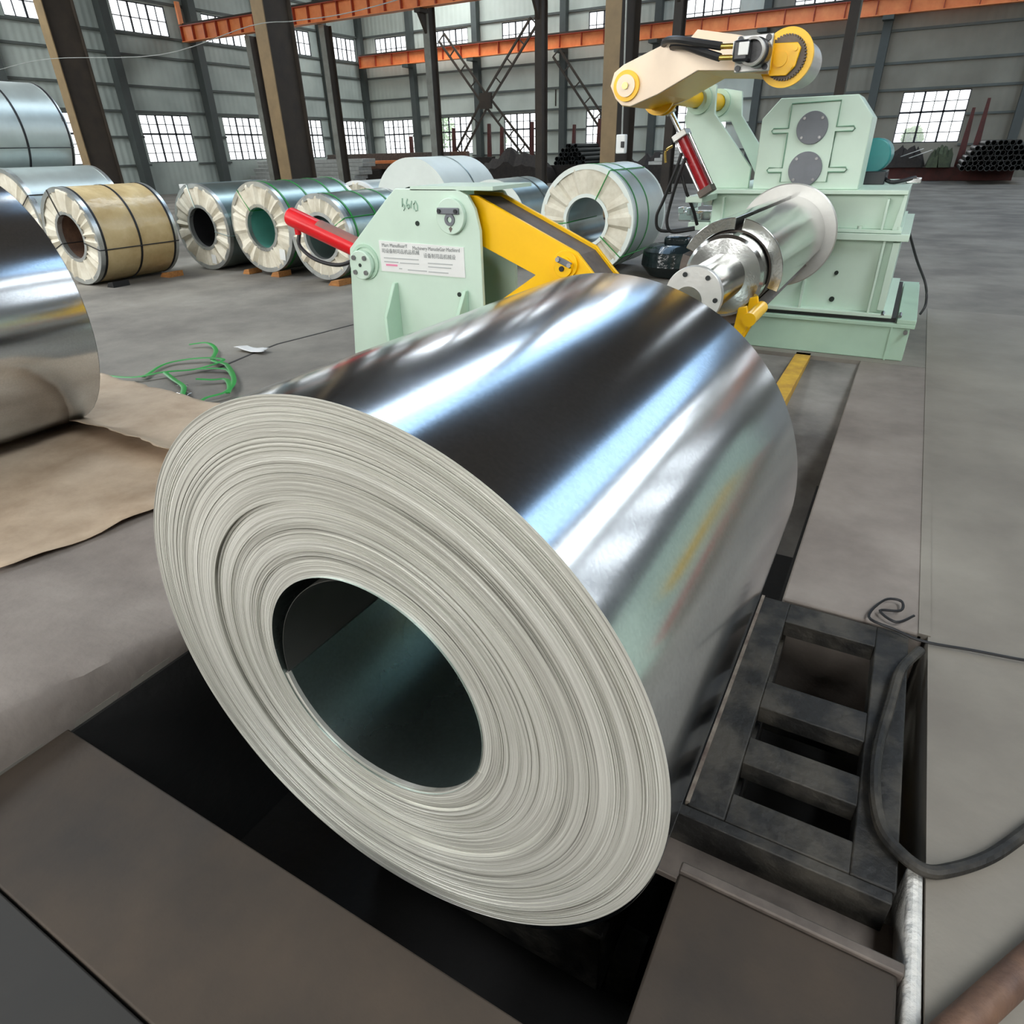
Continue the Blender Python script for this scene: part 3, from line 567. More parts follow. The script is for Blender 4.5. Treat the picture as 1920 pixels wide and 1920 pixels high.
# ------------------------------------------------------------------ stored coils
def coil_at(name, label, x, R, y0, L, z0=.03, ri=.26, wrap='galv', face='pleat', straps=(), strapmat='black', axial=(), bore='galv_dark', ring=True, eye=(), rimmat='edge', labels=()):
    """a packed coil: skin, two end covers, bore, corner rings, straps"""
    z = z0+R; t = thing(name, label, 'coil', (x, y0+L/2, z0), 'stored steel coils')
    MB().lathe(x, z, [(R, y0+.002), (R, y0+L-.002)], n=72).build('wrap', M[wrap], t)
    rr = random.Random(int(abs(x)*100)+int(R*1000))
    ph = [rr.uniform(-.030, .030) for _ in range(64)]
    if face == 'pleat':
        wob = lambda a, r: ph[int(round(a/(2*PI)*64)) % 64]*min(1, (r-ri)/.06, (R-r)/.05) if ri < r < R else 0
        MB().lathe(x, z, [(ri, y0), (ri+.04, y0-.002), (ri+(R-ri)*.5, y0-.004), (R-.04, y0-.002), (R-.001, y0)], n=64, wob=wob).build('end_cover', M['pleat'], t, smooth=12)
    else:
        MB().lathe(x, z, [(ri, y0), (R, y0)], n=72).build('end_cover', M[face], t)
    MB().lathe(x, z, [(ri, y0+L), (R, y0+L)], n=48).build('end_cover', M['pleat' if face == 'pleat' else face], t)
    MB().lathe(x, z, [(ri, y0), (ri, y0+L)], n=48).build('bore', M[bore], t)
    if ring:
        MB().lathe(x, z, [(R-.05, y0-.010), (R+.004, y0-.010), (R+.004, y0+.05), (R+.001, y0+.05), (R+.001, y0-.006), (R-.05, y0-.006)], n=64, closed=True).build('edge_ring', M[rimmat], t)
        MB().lathe(x, z, [(ri-.004, y0-.010), (ri+.035, y0-.010), (ri+.035, y0-.006), (ri-.001, y0-.006), (ri-.001, y0+.05), (ri-.004, y0+.05)], n=48, closed=True).build('eye_ring', M[rimmat], t)
        MB().lathe(x, z, [(R+.001, y0+L-.05), (R+.004, y0+L-.05), (R+.004, y0+L+.006), (R-.05, y0+L+.006), (R-.05, y0+L+.003), (R+.001, y0+L+.003)], n=64, closed=True).build('edge_ring', M[rimmat], t)
    for s in straps:
        yy = y0+L*s; MB().lathe(x, z, [(R+.003, yy-.014), (R+.006, yy-.014), (R+.006, yy+.014), (R+.003, yy+.014)], n=64, closed=True).build('strap', M[strapmat], t)
    for a in axial:
        sn, cs = math.sin(math.radians(a)), math.cos(math.radians(a)); q = lambda r, y: (x+sn*r, y, z+cs*r)
        MB().tube([q(ri-.006, y0+L*.8), q(ri-.006, y0+.02), q(ri, y0-.014), q(R, y0-.016), q(R+.008, y0+.02), q(R+.008, y0+L-.01), q(R, y0+L+.01)], .0065, 6).build('strap', M[strapmat], t)
    for a, r, s in labels:
        sn, cs = math.sin(math.radians(a)), math.cos(math.radians(a)); lx, lz = x+sn*r, z+cs*r
        MB().xz([(lx-s, lz-s*1.1), (lx+s*.8, lz-s*1.3), (lx+s, lz+s*1.1), (lx-s*.8, lz+s*1.3)], y0-.018, y0-.015).build('tag', M['white'], t)
    return t
t = coil_at('steel_coil', 'bare shiny coil at the left edge resting on kraft paper', -4.26, .665, .62, 1.27, z0=.03, wrap='coilskin', face='steel_matte', ring=False, straps=(.05,), strapmat='greenstrap')
coil_at('kraft_coil', 'coil wrapped in gold-brown film with black straps on the left', -9.12, .56, 4.91, 1.08, z0=.02, wrap='kraft_film', straps=(.06,.5,.95), axial=(104, -20, -110), bore='rusty')
coil_at('steel_coil', 'small packed coil with dark eye right of the brown wrapped coil', -8.6, .545, 6.43, 1.25, z0=.012, ri=.257, wrap='galv_dark', bore='black', axial=(100, -12), strapmat='galv_dark', labels=((165,.42,.05),))
coil_at('steel_coil', 'packed coil with teal eye and green straps left of the red cylinder', -7.37, .54, 6.39, 1.36, z0=.05, ri=.25, wrap='galv_dark', bore='teal_bore', straps=(.06,.36,.68,.94), strapmat='greenstrap', axial=(-35,), labels=((135,.44,.055),))
coil_at('steel_coil', 'packed coil partly hidden behind the red cylinder', -6.18, .48, 6.23, 1.22, z0=.05, ri=.25, wrap='galv_dark', straps=(.10,.45,.75), strapmat='greenstrap', axial=(62,))
coil_at('steel_coil', 'large pale wrapped coil behind the top of the green stand', -6.23, .66, 8.16, 1.32, z0=.03, ri=.30, wrap='palewrap', face='palewrap', straps=(.55,), strapmat='galv_dark', ring=False)
coil_at('steel_coil', 'coil with plain pale face behind the yellow arm', -4.99, .51, 8.29, 1.0, z0=.05, ri=.26, wrap='galv_dark', face='palewrap', straps=(.7,), strapmat='girt', ring=False)
coil_at('steel_coil', 'bright coil with pleated white end and green straps left of the mandrel', -3.41, .60, 7.83, 1.17, z0=.04, ri=.26, wrap='galv_pale', straps=(.12,.45), strapmat='greenstrap', axial=(28, -96, 130), rimmat='palewrap')
coil_at('steel_coil', 'bottom tier coil with green striped end behind the bare coil at left', -10.96, .66, 5.22, 1.25, z0=.03, ri=.27, wrap='galv_pale', axial=(60,))
coil_at('steel_coil', 'bottom tier coil at the far left carrying the strapped top coil', -12.74, .66, 5.22, 1.25, z0=.03, ri=.27, wrap='galv_pale')
coil_at('steel_coil', 'black strapped coil lying on top of the left stack', -11.85, .68, 5.2, 1.28, z0=1.075, ri=.27, wrap='galv_pale', straps=(.02,.5,.98), axial=(104,))
coil_at('steel_coil', 'pale low coil with crumpled white end ring behind the striped coils', -7.55, .50, 8.5, 1.2, z0=.05, ri=.25, wrap='galv_pale', rimmat='white')
coil_at('steel_coil', 'dull grey coil in the second row behind the brown wrapped coil', -10.35, .50, 7.7, 1.2, z0=.05, ri=.25, wrap='galv_dark')
coil_at('steel_coil', 'dull grey coil in the second row behind the dark-eyed coil', -9.1, .48, 8.1, 1.3, z0=.05, ri=.25, wrap='galv_pale')
# timber blocks wedged under the front row
for lb, x, y, s in (('timber block under the teal-eyed coil', -7.3, 6.32, .16), ('timber block under the coil behind the red cylinder', -6.08, 6.12, .18), ('timber block between the dark-eyed and teal-eyed coils', -7.86, 6.34, .13), ('dark wedge under the front of the brown wrapped coil', -8.72, 4.93, .14), ('timber block under the rear of the brown wrapped coil', -8.78, 5.72, .2)):
    o = MB().prism([(x, y, 0), (x+s, y, 0), (x+s, y, .07), (x+s*.3, y, .055)], (0, .22, 0)).build('wedge_block', M['black' if 'dark wedge' in lb else 'wood']); single(o, lb, 'block', 'blocks under the stored coils')

# ------------------------------------------------------------------ things on the floor
def sheet(outline, name, nx=26, ny=22, amp=.012, lift=None, seed=1, thick=.002, material='kraft', zf=None):
    """crumpled sheet spanned over a four-sided outline (a,b,c,d) in x,y"""
    rr = random.Random(seed); a, b, c, d = [Vector((*p, 0)) for p in outline]; mb = MB(); V = []
    ph = [(rr.uniform(3, 11), rr.uniform(3, 11), rr.uniform(0, 6)) for _ in range(7)]
    for j in range(ny+1):
        row = []
        for i in range(nx+1):
            u, v = i/nx, j/ny; p = (a*(1-u)+b*u)*(1-v)+(d*(1-u)+c*u)*v
            z = sum(abs(math.sin(p.x*k1+p.y*k2+f)) for k1, k2, f in ph)/7*amp
            if lift: z += lift(u, v)
            base = zf(p.x, p.y) if zf else 0
            e = rr.uniform(-.008, .008) if (i in (0, nx) or j in (0, ny)) else 0
            row.append(mb.bm.verts.new((p.x+e, p.y+e, base+.006+z)))
        V.append(row)
    for j in range(ny):
        for i in range(nx): mb.bm.faces.new((V[j][i], V[j][i+1], V[j+1][i+1], V[j+1][i]))
    o = mb.build(name, M[material], smooth=60)
    s = o.modifiers.new('paper', 'SOLIDIFY'); s.thickness = thick; s.offset = 1
    return o
def apron(x, y):
    h = ah(y)
    if y > 1.5: return 0
    return max(0, min(h, h*(x+3.2)/1.0))
o = sheet([(-4.6,.45), (-2.72,.80), (-2.60,1.95), (-4.3,2.25)], 'kraft_paper', amp=.03, seed=4, zf=apron); single(o, 'large flat sheet of kraft paper in front of the bare coil at left', 'paper')
o = sheet([(-4.3,1.80), (-3.0,1.74), (-3.25,2.42), (-4.85,2.5)], 'kraft_paper', amp=.03, seed=9, lift=lambda u, v: .04+.07*max(0, 1-v*5)*min(1, u*2), zf=apron); single(o, 'torn kraft paper sheet with a curled edge beside the green straps', 'paper')
st = MB()
for path in ([(-5.0,2.52), (-4.66,2.6), (-4.53,2.78), (-4.42,2.97), (-4.39,3.19), (-4.63,3.15), (-4.78,2.96), (-4.62,2.67)],
             [(-5.09,3.41), (-4.96,3.49), (-4.73,3.39), (-4.49,3.17), (-4.27,3.12), (-3.89,2.87), (-3.73,2.67), (-3.76,2.54), (-3.72,2.44)],
             [(-4.16,2.77), (-4.07,2.83), (-3.99,2.88), (-3.80,2.76), (-3.70,2.66)], [(-4.53,2.78), (-4.35,2.72), (-4.1,2.62), (-3.95,2.5)], [(-4.42,2.97), (-4.2,3.05), (-4.0,2.95)]):
    st.tube(smooth_path([(x, y, .02+.02*abs(math.sin(x*9+y*5))) for x, y in path]), .01, 6, flat=(.018, .004))
single(st.build('strapping_band', M['greenstrap']), 'tangle of cut green strapping bands on the floor behind the kraft paper', 'strap')
for lb, x, y, s, mt in (('torn white plastic scrap lying on the floor crack', -4.49, 3.56, .16, 'whitefilm'), ('silver scrap of foil among the green straps', -4.17, 2.66, .05, 'foil'), ('second silver foil scrap at the torn paper edge', -4.02, 2.56, .07, 'foil')):
    o = sheet([(x-s,y-s*.35), (x+s,y-s*.3), (x+s*.8,y+s*.3), (x-s*.8,y+s*.4)], 'scrap_film', 8, 5, amp=.03, seed=int(s*100), material=mt); single(o, lb, 'scrap')
cr_m = MB()
cpts = [(-4.36,3.1), (-4.44,3.48), (-4.49,3.82), (-4.42,4.26), (-4.38,4.56), (-4.30,5.0)]
for (xa, ya), (xb, yb) in zip(cpts, cpts[1:]): cr_m.prism([(xa-.012,ya,.0005), (xa+.012,ya,.0005), (xb+.012,yb,.0005), (xb-.012,yb,.0005)], (0,0,.002))
struct(cr_m, 'trim_3', M['darkplate'])
hose = [(.62,1.50), (.53,1.36), (.46,1.26), (.39,1.19), (.34,1.16), (.29,1.18), (.25,1.23), (.23,1.34), (.23,1.48), (.25,1.66), (.27,1.82), (.32,1.95)]
o = MB().tube(smooth_path([(x, y, .017) for x, y in hose]), .0145, 10).build('rubber_hose', M['oldsteel']); single(o, 'thick dusty grey hose curving over the steel frame and gap', 'hose')
wire = [(.66,2.07), (.6,2.05), (.46,2.03), (.33,2.01), (.25,2.03), (.17,2.06), (.21,2.18), (.26,2.2), (.26,2.14), (.2,2.11), (.25,2.07), (.3,2.13)]
o = MB().tube(smooth_path([(x, y, .007+.012*abs(math.sin(8*y))) for x, y in wire]), .0045, 6).build('black_wire', M['black']); single(o, 'thin black wire with a loop behind the steel frame', 'wire')
o = MB().lathe(0, 0, [(.023,0), (.029,0), (.029,.9), (.023,.9)], n=24, closed=True).build('rusty_pipe', M['rusty']); single(o, 'rusty brown steel pipe on the floor in the bottom right corner', 'pipe')
o.rotation_euler = (0, 0, math.atan2(-(.50-.37), 1.05-.85)); o.location = (.342, .78, .030)

# black hydraulic tank left of the decoiler and the rubber hose loop before it
t = thing('oil_tank', 'black film wrapped oil tank under the hydraulic hoses', 'tank', (-2.42, 8.3, 0))
MB().lathe(0, 0, [(.02,0), (.30,.02), (.40,.14), (.38,.30), (.30,.36), (.02,.38)], n=32).build('drum', M['blackgloss'], t)
d = t.children[0]; d.rotation_euler = (PI/2, 0, 0); d.data.transform(Matrix.Translation(W[t])); d.location = (0, 0, 0)
MB().box(-2.55, 8.2, .34, -2.25, 8.45, .46).build('cover', M['blackgloss'], t, bevel=.04)
o = MB().tube(smooth_path([(-1.50,5.9,.02), (-1.62,6.0,.04), (-1.70,6.3,.05), (-1.62,6.6,.04), (-1.45,6.7,.02)]), .018).build('rubber_hose', M['black']); single(o, 'short black hose loop on the floor left of the mandrel end', 'hose')

# ------------------------------------------------------------------ walls, windows, roof
XL, YF, XR, YB, ZR = -30.0, 35.7, 14.0, -9.0, 10.0
WF = [(-28.95,-26.75), (-25.0,-22.65), (-20.55,-18.2), (-15.7,-13.35), (-10.95,-8.55), (-6.3,-3.95), (-1.45,.95), (3.4,5.75), (8.2,10.55)]
WL = [(12.1,14.6), (16.35,18.85), (20.55,23.05), (24.9,27.35), (29.15,31.6), (33.0,35.2)]
LOWZ, UPZ = (1.29,3.13), (6.05,7.12)
def pierced(mb, spans, lo, hi, ztop, put):
    """fill a wall leaving the window holes open"""
    e = lo
    for a, b in spans:
        put(mb, e, a, 0, ztop)
        put(mb, a, b, 0, LOWZ[0]); put(mb, a, b, LOWZ[1], UPZ[0]); put(mb, a, b, UPZ[1], ztop); e = b
    put(mb, e, hi, 0, ztop)
mb = MB(); pierced(mb, [q for q in WF if q[0] < -9], XL-.2, -7.3, ZR, lambda m_, a, b, z0, z1: m_.box(a, YF, z0, b, YF+.08, z1)); wall_far = struct(mb, 'wall_far', M['clad_far'])
mb = MB(); pierced(mb, [q for q in WF if q[0] > -7], -7.3, XR, ZR, lambda m_, a, b, z0, z1: m_.box(a, YF, z0, b, YF+.08, z1)); struct(mb, 'wall_far', M['clad_brown'])
mb = MB(); pierced(mb, WL, YB, YF+.08, ZR, lambda m_, a, b, z0, z1: m_.box(XL-.08, a, z0, XL, b, z1)); wall_left = struct(mb, 'wall_left', M['clad_left'])
WR = [(9.5,12.5), (14.5,17.5), (19.5,22.5), (24.5,27.5), (29.5,32.5)]
mb = MB(); e = YB
for a, b in WR: mb.box(XR, e, 0, XR+.08, a, ZR); mb.box(XR, a, 0, XR+.08, b, 4.6); mb.box(XR, a, 8.6, XR+.08, b, ZR); e = b
mb.box(XR, e, 0, XR+.08, YF, ZR); struct(mb, 'wall_right', M['brownwall'])
WB = [(-17,-11.5), (-10,-4.5), (-3,2.5)]; BZ = (2.6, 7.0)
mb = MB(); e = XL
for a, b in WB: mb.box(e, YB-.08, 0, a, YB, ZR); mb.box(a, YB-.08, 0, b, YB, BZ[0]); mb.box(a, YB-.08, BZ[1], b, YB, ZR); e = b
mb.box(e, YB-.08, 0, XR, YB, ZR); struct(mb, 'wall_back', M['brownwall'])
for z in (3.22, 4.15, 5.25, 5.98, 7.22, 8.3):
    MB().box(XL, YF-.10, z-.045, XR, YF, z+.045).build('girt', M['girt'], wall_far); MB().box(XL, YB, z-.045, XL+.10, YF, z+.045).build('girt', M['girt'], wall_left)
for spans, w_, lo, hi in ((WF, wall_far, XL, XR), (WL, wall_left, YB, YF)):
    e = lo
    for a, b in list(spans)+[(hi, hi)]:
        for z in (1.2, 2.28):
            if z > 2 or True:
                if w_ is wall_far: MB().box(e, YF-.09, z-.04, a, YF, z+.04).build('girt', M['girt'], w_)
                else: MB().box(XL, e, z-.04, XL+.09, a, z+.04).build('girt', M['girt'], w_)
        e = b
for x in (-29.85, -26.25, -22.0, -16.9, -12.1, -7.3, -2.55, 2.75, 7.4): MB().box(x-.16, YF-.42, 0, x+.16, YF-.1, ZR).build('wall_post', M['post'], wall_far)
for y in (15.3, 19.95, 24.1, 28.3, 32.3): MB().box(XL+.1, y-.18, 0, XL+.5, y+.18, ZR).build('wall_post', M['post'], wall_left)
# windows: frame, glazing bars, panes
NW = [0]
def window(axis, a, b, z0, z1, rows, cols, thick_at):
    NW[0] += 1; nm = 'window_%d' % NW[0]
    if axis == 'x': P = lambda u, d, z: (u, YF+.02+d, z)
    else: P = lambda u, d, z: (XL-.02-d, u, z)
    def blk(mb, u0, u1, z_0, z_1, d0=0., d1=.05):
        p, q = P(u0, d0, z_0), P(u1, d1, z_1); mb.box(min(p[0],q[0]), min(p[1],q[1]), z_0, max(p[0],q[0]), max(p[1],q[1]), z_1)
    fr = MB(); t_ = .035
    blk(fr, a, a+t_, z0, z1); blk(fr, b-t_, b, z0, z1); blk(fr, a, b, z0, z0+t_); blk(fr, a, b, z1-t_, z1)
    fr = struct(fr, nm, M['winframe'])
    us = [a+(b-a)*i/cols for i in range(cols+1)]; zs = [z0+(z1-z0)*i/rows for i in range(rows+1)]
    for i in range(1, cols):
        w_ = .036 if i in thick_at[0] else .015
        mb = MB(); blk(mb, us[i]-w_, us[i]+w_, z0, z1, .0, .045); mb.build('glazing_bar', M['winframe'], fr)
    for j in range(1, rows):
        w_ = .036 if j in thick_at[1] else .014
        mb = MB(); blk(mb, a, b, zs[j]-w_, zs[j]+w_, .0, .045); mb.build('glazing_bar', M['winframe'], fr)
    me = None
    for i in range(cols):
        for j in range(rows):
            if me is None:
                mb = MB(); blk(mb, us[0]+.01, us[1]-.01, zs[0]+.01, zs[1]-.01, .024, .030); o = mb.build('pane', M['glass'], fr, flat=True); me = o.data
            else:
                o = bpy.data.objects.new('pane', me); COL.objects.link(o); o.parent = fr
                o.location = Vector(P(us[i], 0, zs[j]))-Vector(P(us[0], 0, zs[0])); W[o] = W[fr]
    return fr
for a, b in WF[:7]:
    window('x', a, b, *LOWZ, 5, 6, ((2, 4), (3,))); window('x', a, b, *UPZ, 2, 6, ((2, 4), ()))
for a, b in WF[7:]: window('x', a, b, *LOWZ, 1, 1, ((), ())); window('x', a, b, *UPZ, 1, 1, ((), ()))
for a, b in WL:
    window('y', a, b, *LOWZ, 5, 6, ((2, 4), (3,))); window('y', a, b, *UPZ, 2, 6, ((2, 4), ()))
# roof with translucent strips, some of them added as fill light
strips = [(-8.8,-7.9,6.5,33,'blue'), (-7.9,-7.2,6.5,33,'skylight_and_fill'), (-7.2,-4.6,6.5,33,'blue'), (.45,.58,25,33,'skylight_and_fill'), (5.2,9.0,8,33,'blue'), (10.9,11.5,9,35,'skylight_and_fill'), (12.6,13.3,9,35,'skylight_and_fill'), (-25,-21,29.5,34,'skylight_and_fill'), (-17,-15.5,30.5,34,'skylight_and_fill'),  # last two strips added to brighten the far wall
          (-27,-22,3,12,'skylight_and_fill'), (-16,-11,-5,5,'skylight_and_fill'), (4.0,8.0,-5,4,'skylight_and_fill')]  # unseen strips added overhead as fill light for the floor
rf = MB(); xs_ = sorted({XL, XR, *[v for q in strips for v in q[:2]]})
for a, b in zip(xs_, xs_[1:]):
    e = YB
    for q in sorted([q for q in strips if q[0] <= a and q[1] >= b], key=lambda q: q[2]): rf.box(a, e, ZR, b, q[2], ZR+.1); e = q[3]
    rf.box(a, e, ZR, b, YF, ZR+.1)
struct(rf, 'ceiling', M['roof'])
for i, (a, b) in enumerate(WB): struct(MB().box(a, YB-.06, BZ[0], b, YB-.03, BZ[1]), 'window_%d' % (70+i), M['backlight'])
for i, (a, b) in enumerate(WR): struct(MB().box(XR+.03, a, 4.6, XR+.05, b, 8.6), 'window_%d' % (80+i), M['glass'])
for i, (a, b, y0, y1, k) in enumerate(strips): struct(MB().box(a, y0, ZR+.03, b, y1, ZR+.06), 'window_%d' % (60+i), M[k])  # roof windows, including the strips added only as fill light

# ------------------------------------------------------------------ columns
def h_column(label, x, y, w_, d, z1, web, flange, bracket=None, group='steel columns'):
    t = thing('steel_column', label, 'column', (x+w_/2, y+d/2, 0), group)
    MB().box(x, y, 0, x+w_, y+.03, z1).build('flange', M[flange], t); MB().box(x, y+d-.03, 0, x+w_, y+d, z1).build('flange', M[web], t)  # lit and shaded column sides are set by colour
    MB().box(x+w_*.62, y+.03, 0, x+w_*.7, y+d-.03, z1).build('web', M[web], t)
    MB().box(x-.1, y-.1, 0, x+w_+.1, y+d+.1, .04).build('base_plate', M[web], t)
    if bracket: MB().prism([(x, y+.1, bracket), (x+w_, y+.1, bracket), (x+w_, y-.45, bracket), (x, y-.45, bracket)], (0, 0, -.12)).build('bracket', M[web], t); MB().prism([(x+w_*.3, y, bracket-.12), (x+w_*.3, y-.42, bracket-.12), (x+w_*.3, y, bracket-.7)], (w_*.4, 0, 0)).build('gusset', M[web], t)
    return t
h_column('big dark brown column behind the left coil stack', -25.5, 14.9, .42, 1.05, ZR, 'column', 'column_lit_tan')
h_column('big dark brown column with lit flange left of the crane beam', -16.0, 14.9, .42, 1.0, ZR, 'column', 'column_lit_tan')
h_column('big column with lit flange behind the hanging control box', -6.2, 14.9, .34, 1.1, ZR, 'column', 'column_lit_tan')
for lb, x, fl_ in (('slim column with lit edge left of the big dark brown column', -26.15, 'column_lit_grey'), ('slim dark column right of the big dark brown column', -21.95, 'column_lit_grey'), ('slim dark column left of the cross bracing', -16.95, 'column_lit_grey'),
                   ('slim dark column right of the cross bracing', -12.38, 'column'), ('slim dark column behind the yellow press arm', -7.64, 'column'), ('slim column with lit side right of the press roller', -2.74, 'column_lit_grey')):
    h_column(lb, x, 23.7, .26, .46, 5.86 if x < -20 else ZR, 'column_lit_grey' if x > -3 else 'column', 'column' if x > -3 else fl_, bracket=None if x < -20 else 5.86)

# crane runway beams
def crane_beam(label, x0, x1, y, z0, z1, step, lit):
    t = thing('crane_beam', label, 'beam', ((x0+x1)/2, y, z0))
    MB().box(x0, y-.02, z0, x1, y+.02, z1).build('web', M['orange'], t)
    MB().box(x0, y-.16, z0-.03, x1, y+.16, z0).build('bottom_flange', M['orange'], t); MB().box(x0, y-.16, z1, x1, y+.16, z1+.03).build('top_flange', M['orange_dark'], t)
    MB().box(x0, y-.04, z1+.03, x1, y+.04, z1+.12).build('rail', M['column'], t)
    x = x0+.02
    while x < x1:
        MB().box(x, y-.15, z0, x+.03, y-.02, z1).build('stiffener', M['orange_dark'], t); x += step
    return t
tb = crane_beam('orange crane beam across the middle columns', -29.6, -1.0, 23.45, 5.9, 6.42, .75, True)
crane_beam('long orange crane beam in front of the far wall windows', -29.5, 13.0, 34.9, 5.72, 6.22, 1.15, False)
for x in (-26.25, -22.0, -16.9, -12.1, -7.3, -2.55, 2.75): MB().box(x-.2, YF-.95, 5.55, x+.2, YF-.4, 5.7).build('corbel', M['post'], wall_far)
MB().box(-29.6, 23.3, 6.5, -29.5, 23.5, 7.3).build('end_stop', M['orange'], tb)

# lattice cross bracing
def brace(label, ends, y):
    xs_ = [p[0] for e in ends for p in e]; t = thing('cross_brace', label, 'bracing', (sum(xs_)/len(xs_), y, 0))
    for (xa, za), (xb, zb) in ends:
        d = Vector((xb-xa, 0, zb-za)); n = Vector((-d.z, 0, d.x)).normalized()*.22; L = d.length; mb = MB()
        for s in (-1, 1): mb.bar(Vector((xa,y,za))+n*s, Vector((xb,y,zb))+n*s, .09, .09)
        k = int(L/.85)
        for i in range(k+1):
            p = Vector((xa,y,za))+d*(i/k); mb.bar(p-n, p+n, .05, .05)
        mb.build('brace_arm', M['column'], t)
    MB().box(-20.75 if xa < -18 else xa-.01, y-.06, 3.3, -20.05 if xa < -18 else xa+.01, y+.06, 4.0).build('gusset_plate', M['column'], t)
brace('lattice cross bracing between two slim columns', [((-22.9,6.5), (-20.5,3.75)), ((-20.3,3.75), (-17.6,6.7)), ((-20.5,3.5), (-22.7,.7)), ((-20.2,3.5), (-17.0,.2))], 33.6)
brace('lattice bracing beside the big tan column', [((-16.9,5.5), (-12.3,.05))], 34.6)

# ------------------------------------------------------------------ storage along the far wall
def stanchion(label, x, y, z1, w0=.32):
    t = thing('rack_post', label, 'post', (x, y, 0), 'rack posts along the far wall')
    MB().prism([(x-w0/2,y,0), (x+w0/2,y,0), (x+.05,y,z1), (x-.05,y,z1)], (0,.05,0)).build('flange', M['rackrust'], t); MB().prism([(x-.02,y+.05,0), (x+.02,y+.05,0), (x+.02,y+.05,z1), (x-.02,y+.05,z1)], (0,.2,0)).build('web', M['rackrust'], t)
for lb, x, z1 in (('short square rack post in front of the leftmost far window', -25.0, 2.2), ('tapered rack post in front of the second far window', -22.15, 2.5), ('tapered rack post left of the brace centre', -19.95, 2.62), ('tapered rack post below the brace centre', -19.2, 2.45),
                  ('tapered rack post in front of the third far window', -17.45, 2.62), ('tapered rack post right of the third far window', -15.15, 2.42), ('tapered rack post against the fourth far window', -13.85, 2.62),
                  ('taller tapered rack post right of the bright right window', 1.50, 2.68), ('shorter tapered rack post right of the bright right window', 1.10, 2.40), ('tapered rack post behind the red cylinder of the press arm', -9.3, 2.5)):
    stanchion(lb, x, 33.0, z1)
def pipe_heap(label, group, cx, cz0, rows, r, y0, y1, jit):
    me = None; rr = random.Random(int(cx*10)); n = 0
    for k, cnt in enumerate(rows):
        for i in range(cnt):
            x = cx+(i-(cnt-1)/2)*r*2.06+rr.uniform(-jit, jit); z = cz0+r+k*r*1.76; dy = rr.uniform(-.5, .1)
            if me is None:
                o = MB().lathe(0, 0, [(r*.8,0), (r,0), (r,y1-y0), (r*.8,y1-y0)], n=14, closed=True).build('steel_pipe', M['darkpipe']); me = o.data
            else: o = bpy.data.objects.new('steel_pipe', me); COL.objects.link(o)
            o.location = (x, y0+dy, z); W[o] = Vector(o.location); single(o, label, 'pipe', group)
pipe_heap('dark steel pipe in the heap right of the bright right window', 'dark pipes by the right window', 2.1, .42, (12, 12, 11, 10, 9, 6), .085, 29.8, 33.2, .012)
pipe_heap('dark steel pipe in the heap left of the big tan column', 'dark pipes by the middle column', -14.1, .75, (7, 7, 6, 5, 3), .095, 30.6, 33.5, .015)
def block(name, label, cat, x0, y0, z0, x1, y1, z1, mt, group=None, bevel=.01):
    o = MB().box(x0, y0, z0, x1, y1, z1).build(name, M[mt], bevel=bevel); return single(o, label, cat, group)
block('steel_beam', 'low reddish brown beam on the floor under the right window', 'beam', -1.5, 32.6, 0, 2.9, 33.0, .46, 'rackrust')
block('steel_beam', 'low dark beam under the heap of pipes by the middle column', 'beam', -18.6, 32.2, 0, -12.3, 32.8, .72, 'junk')
def heap(name, label, cat, x0, x1, y, z0, z1, mt, seed):
    rr = random.Random(seed); mb = MB(); n = 16; rows = []
    for i in range(n+1):
        u = i/n; x = x0+(x1-x0)*u; h = z0+(z1-z0)*(max(0, math.sin(PI*u))**.35)*(.72+.28*rr.random())
        rows.append([mb.bm.verts.new((x+rr.uniform(-.05,.05), y+dy, z0+(h-z0)*f)) for dy, f in ((0,0), (.05,.6), (.35,1), (.9,.92), (1.2,0))])
    for A, B in zip(rows, rows[1:]):
        for j in range(4): mb.bm.faces.new((A[j], A[j+1], B[j+1], B[j]))
    return single(mb.build(name, M[mt], smooth=20), label, cat)
heap('scrap_heap', 'dark scrap heap under the bright right window', 'scrap', -1.4, -.05, 32.3, .47, 1.30, 'junk', 5)
heap('tarpaulin', 'dull green tarpaulin heap right of the dark scrap', 'tarpaulin', .02, .85, 32.0, .47, 1.28, 'tarp', 6)
heap('scrap_heap', 'dark scrap heap behind the large pale coil', 'scrap', -19.4, -15.4, 30.9, 0, 1.6, 'junk', 8)
heap('scrap_heap', 'dark scrap heap right of the cross bracing', 'scrap', -12.2, -9.0, 31.5, .0, 1.2, 'junk', 11)
for k, (xa, za, xb, zb) in enumerate(((-.9,.85,-.2,1.1), (-.6,.8,.1,1.05))):
    o = MB().bar((xa,32.0,za), (xb,32.2,zb), .12, .02).build('sheet_offcut', M['palesheet']); single(o, ('upper','lower')[k]+' pale bent sheet offcut on the dark scrap heap', 'offcut', 'pale offcuts on the scrap')
block('steel_section', 'long grey steel section on the rack behind the striped coils', 'section', -28.6, 30.2, .955, -21.0, 30.9, 1.42, 'grime_and_shade')
block('steel_section', 'long orange steel bar below the grey section', 'section', -26.4, 29.82, .955, -22.9, 30.0, 1.10, 'orange')
block('steel_section', 'long brown section under the orange bar', 'section', -26.3, 29.8, .70, -22.4, 30.6, .95, 'rusty')
block('rack_cradle', 'dark cradle under the brown section', 'rack', -26.2, 29.6, 0, -24.6, 30.8, .69, 'junk')
block('steel_section', 'pinkish steel section in front of the second far window', 'section', -23.3, 32.2, 1.15, -20.9, 32.6, 1.42, 'rusty')
block('rack_cradle', 'dark cradle below the pinkish section', 'rack', -23.4, 32.3, 0, -19.4, 32.7, 1.14, 'junk')
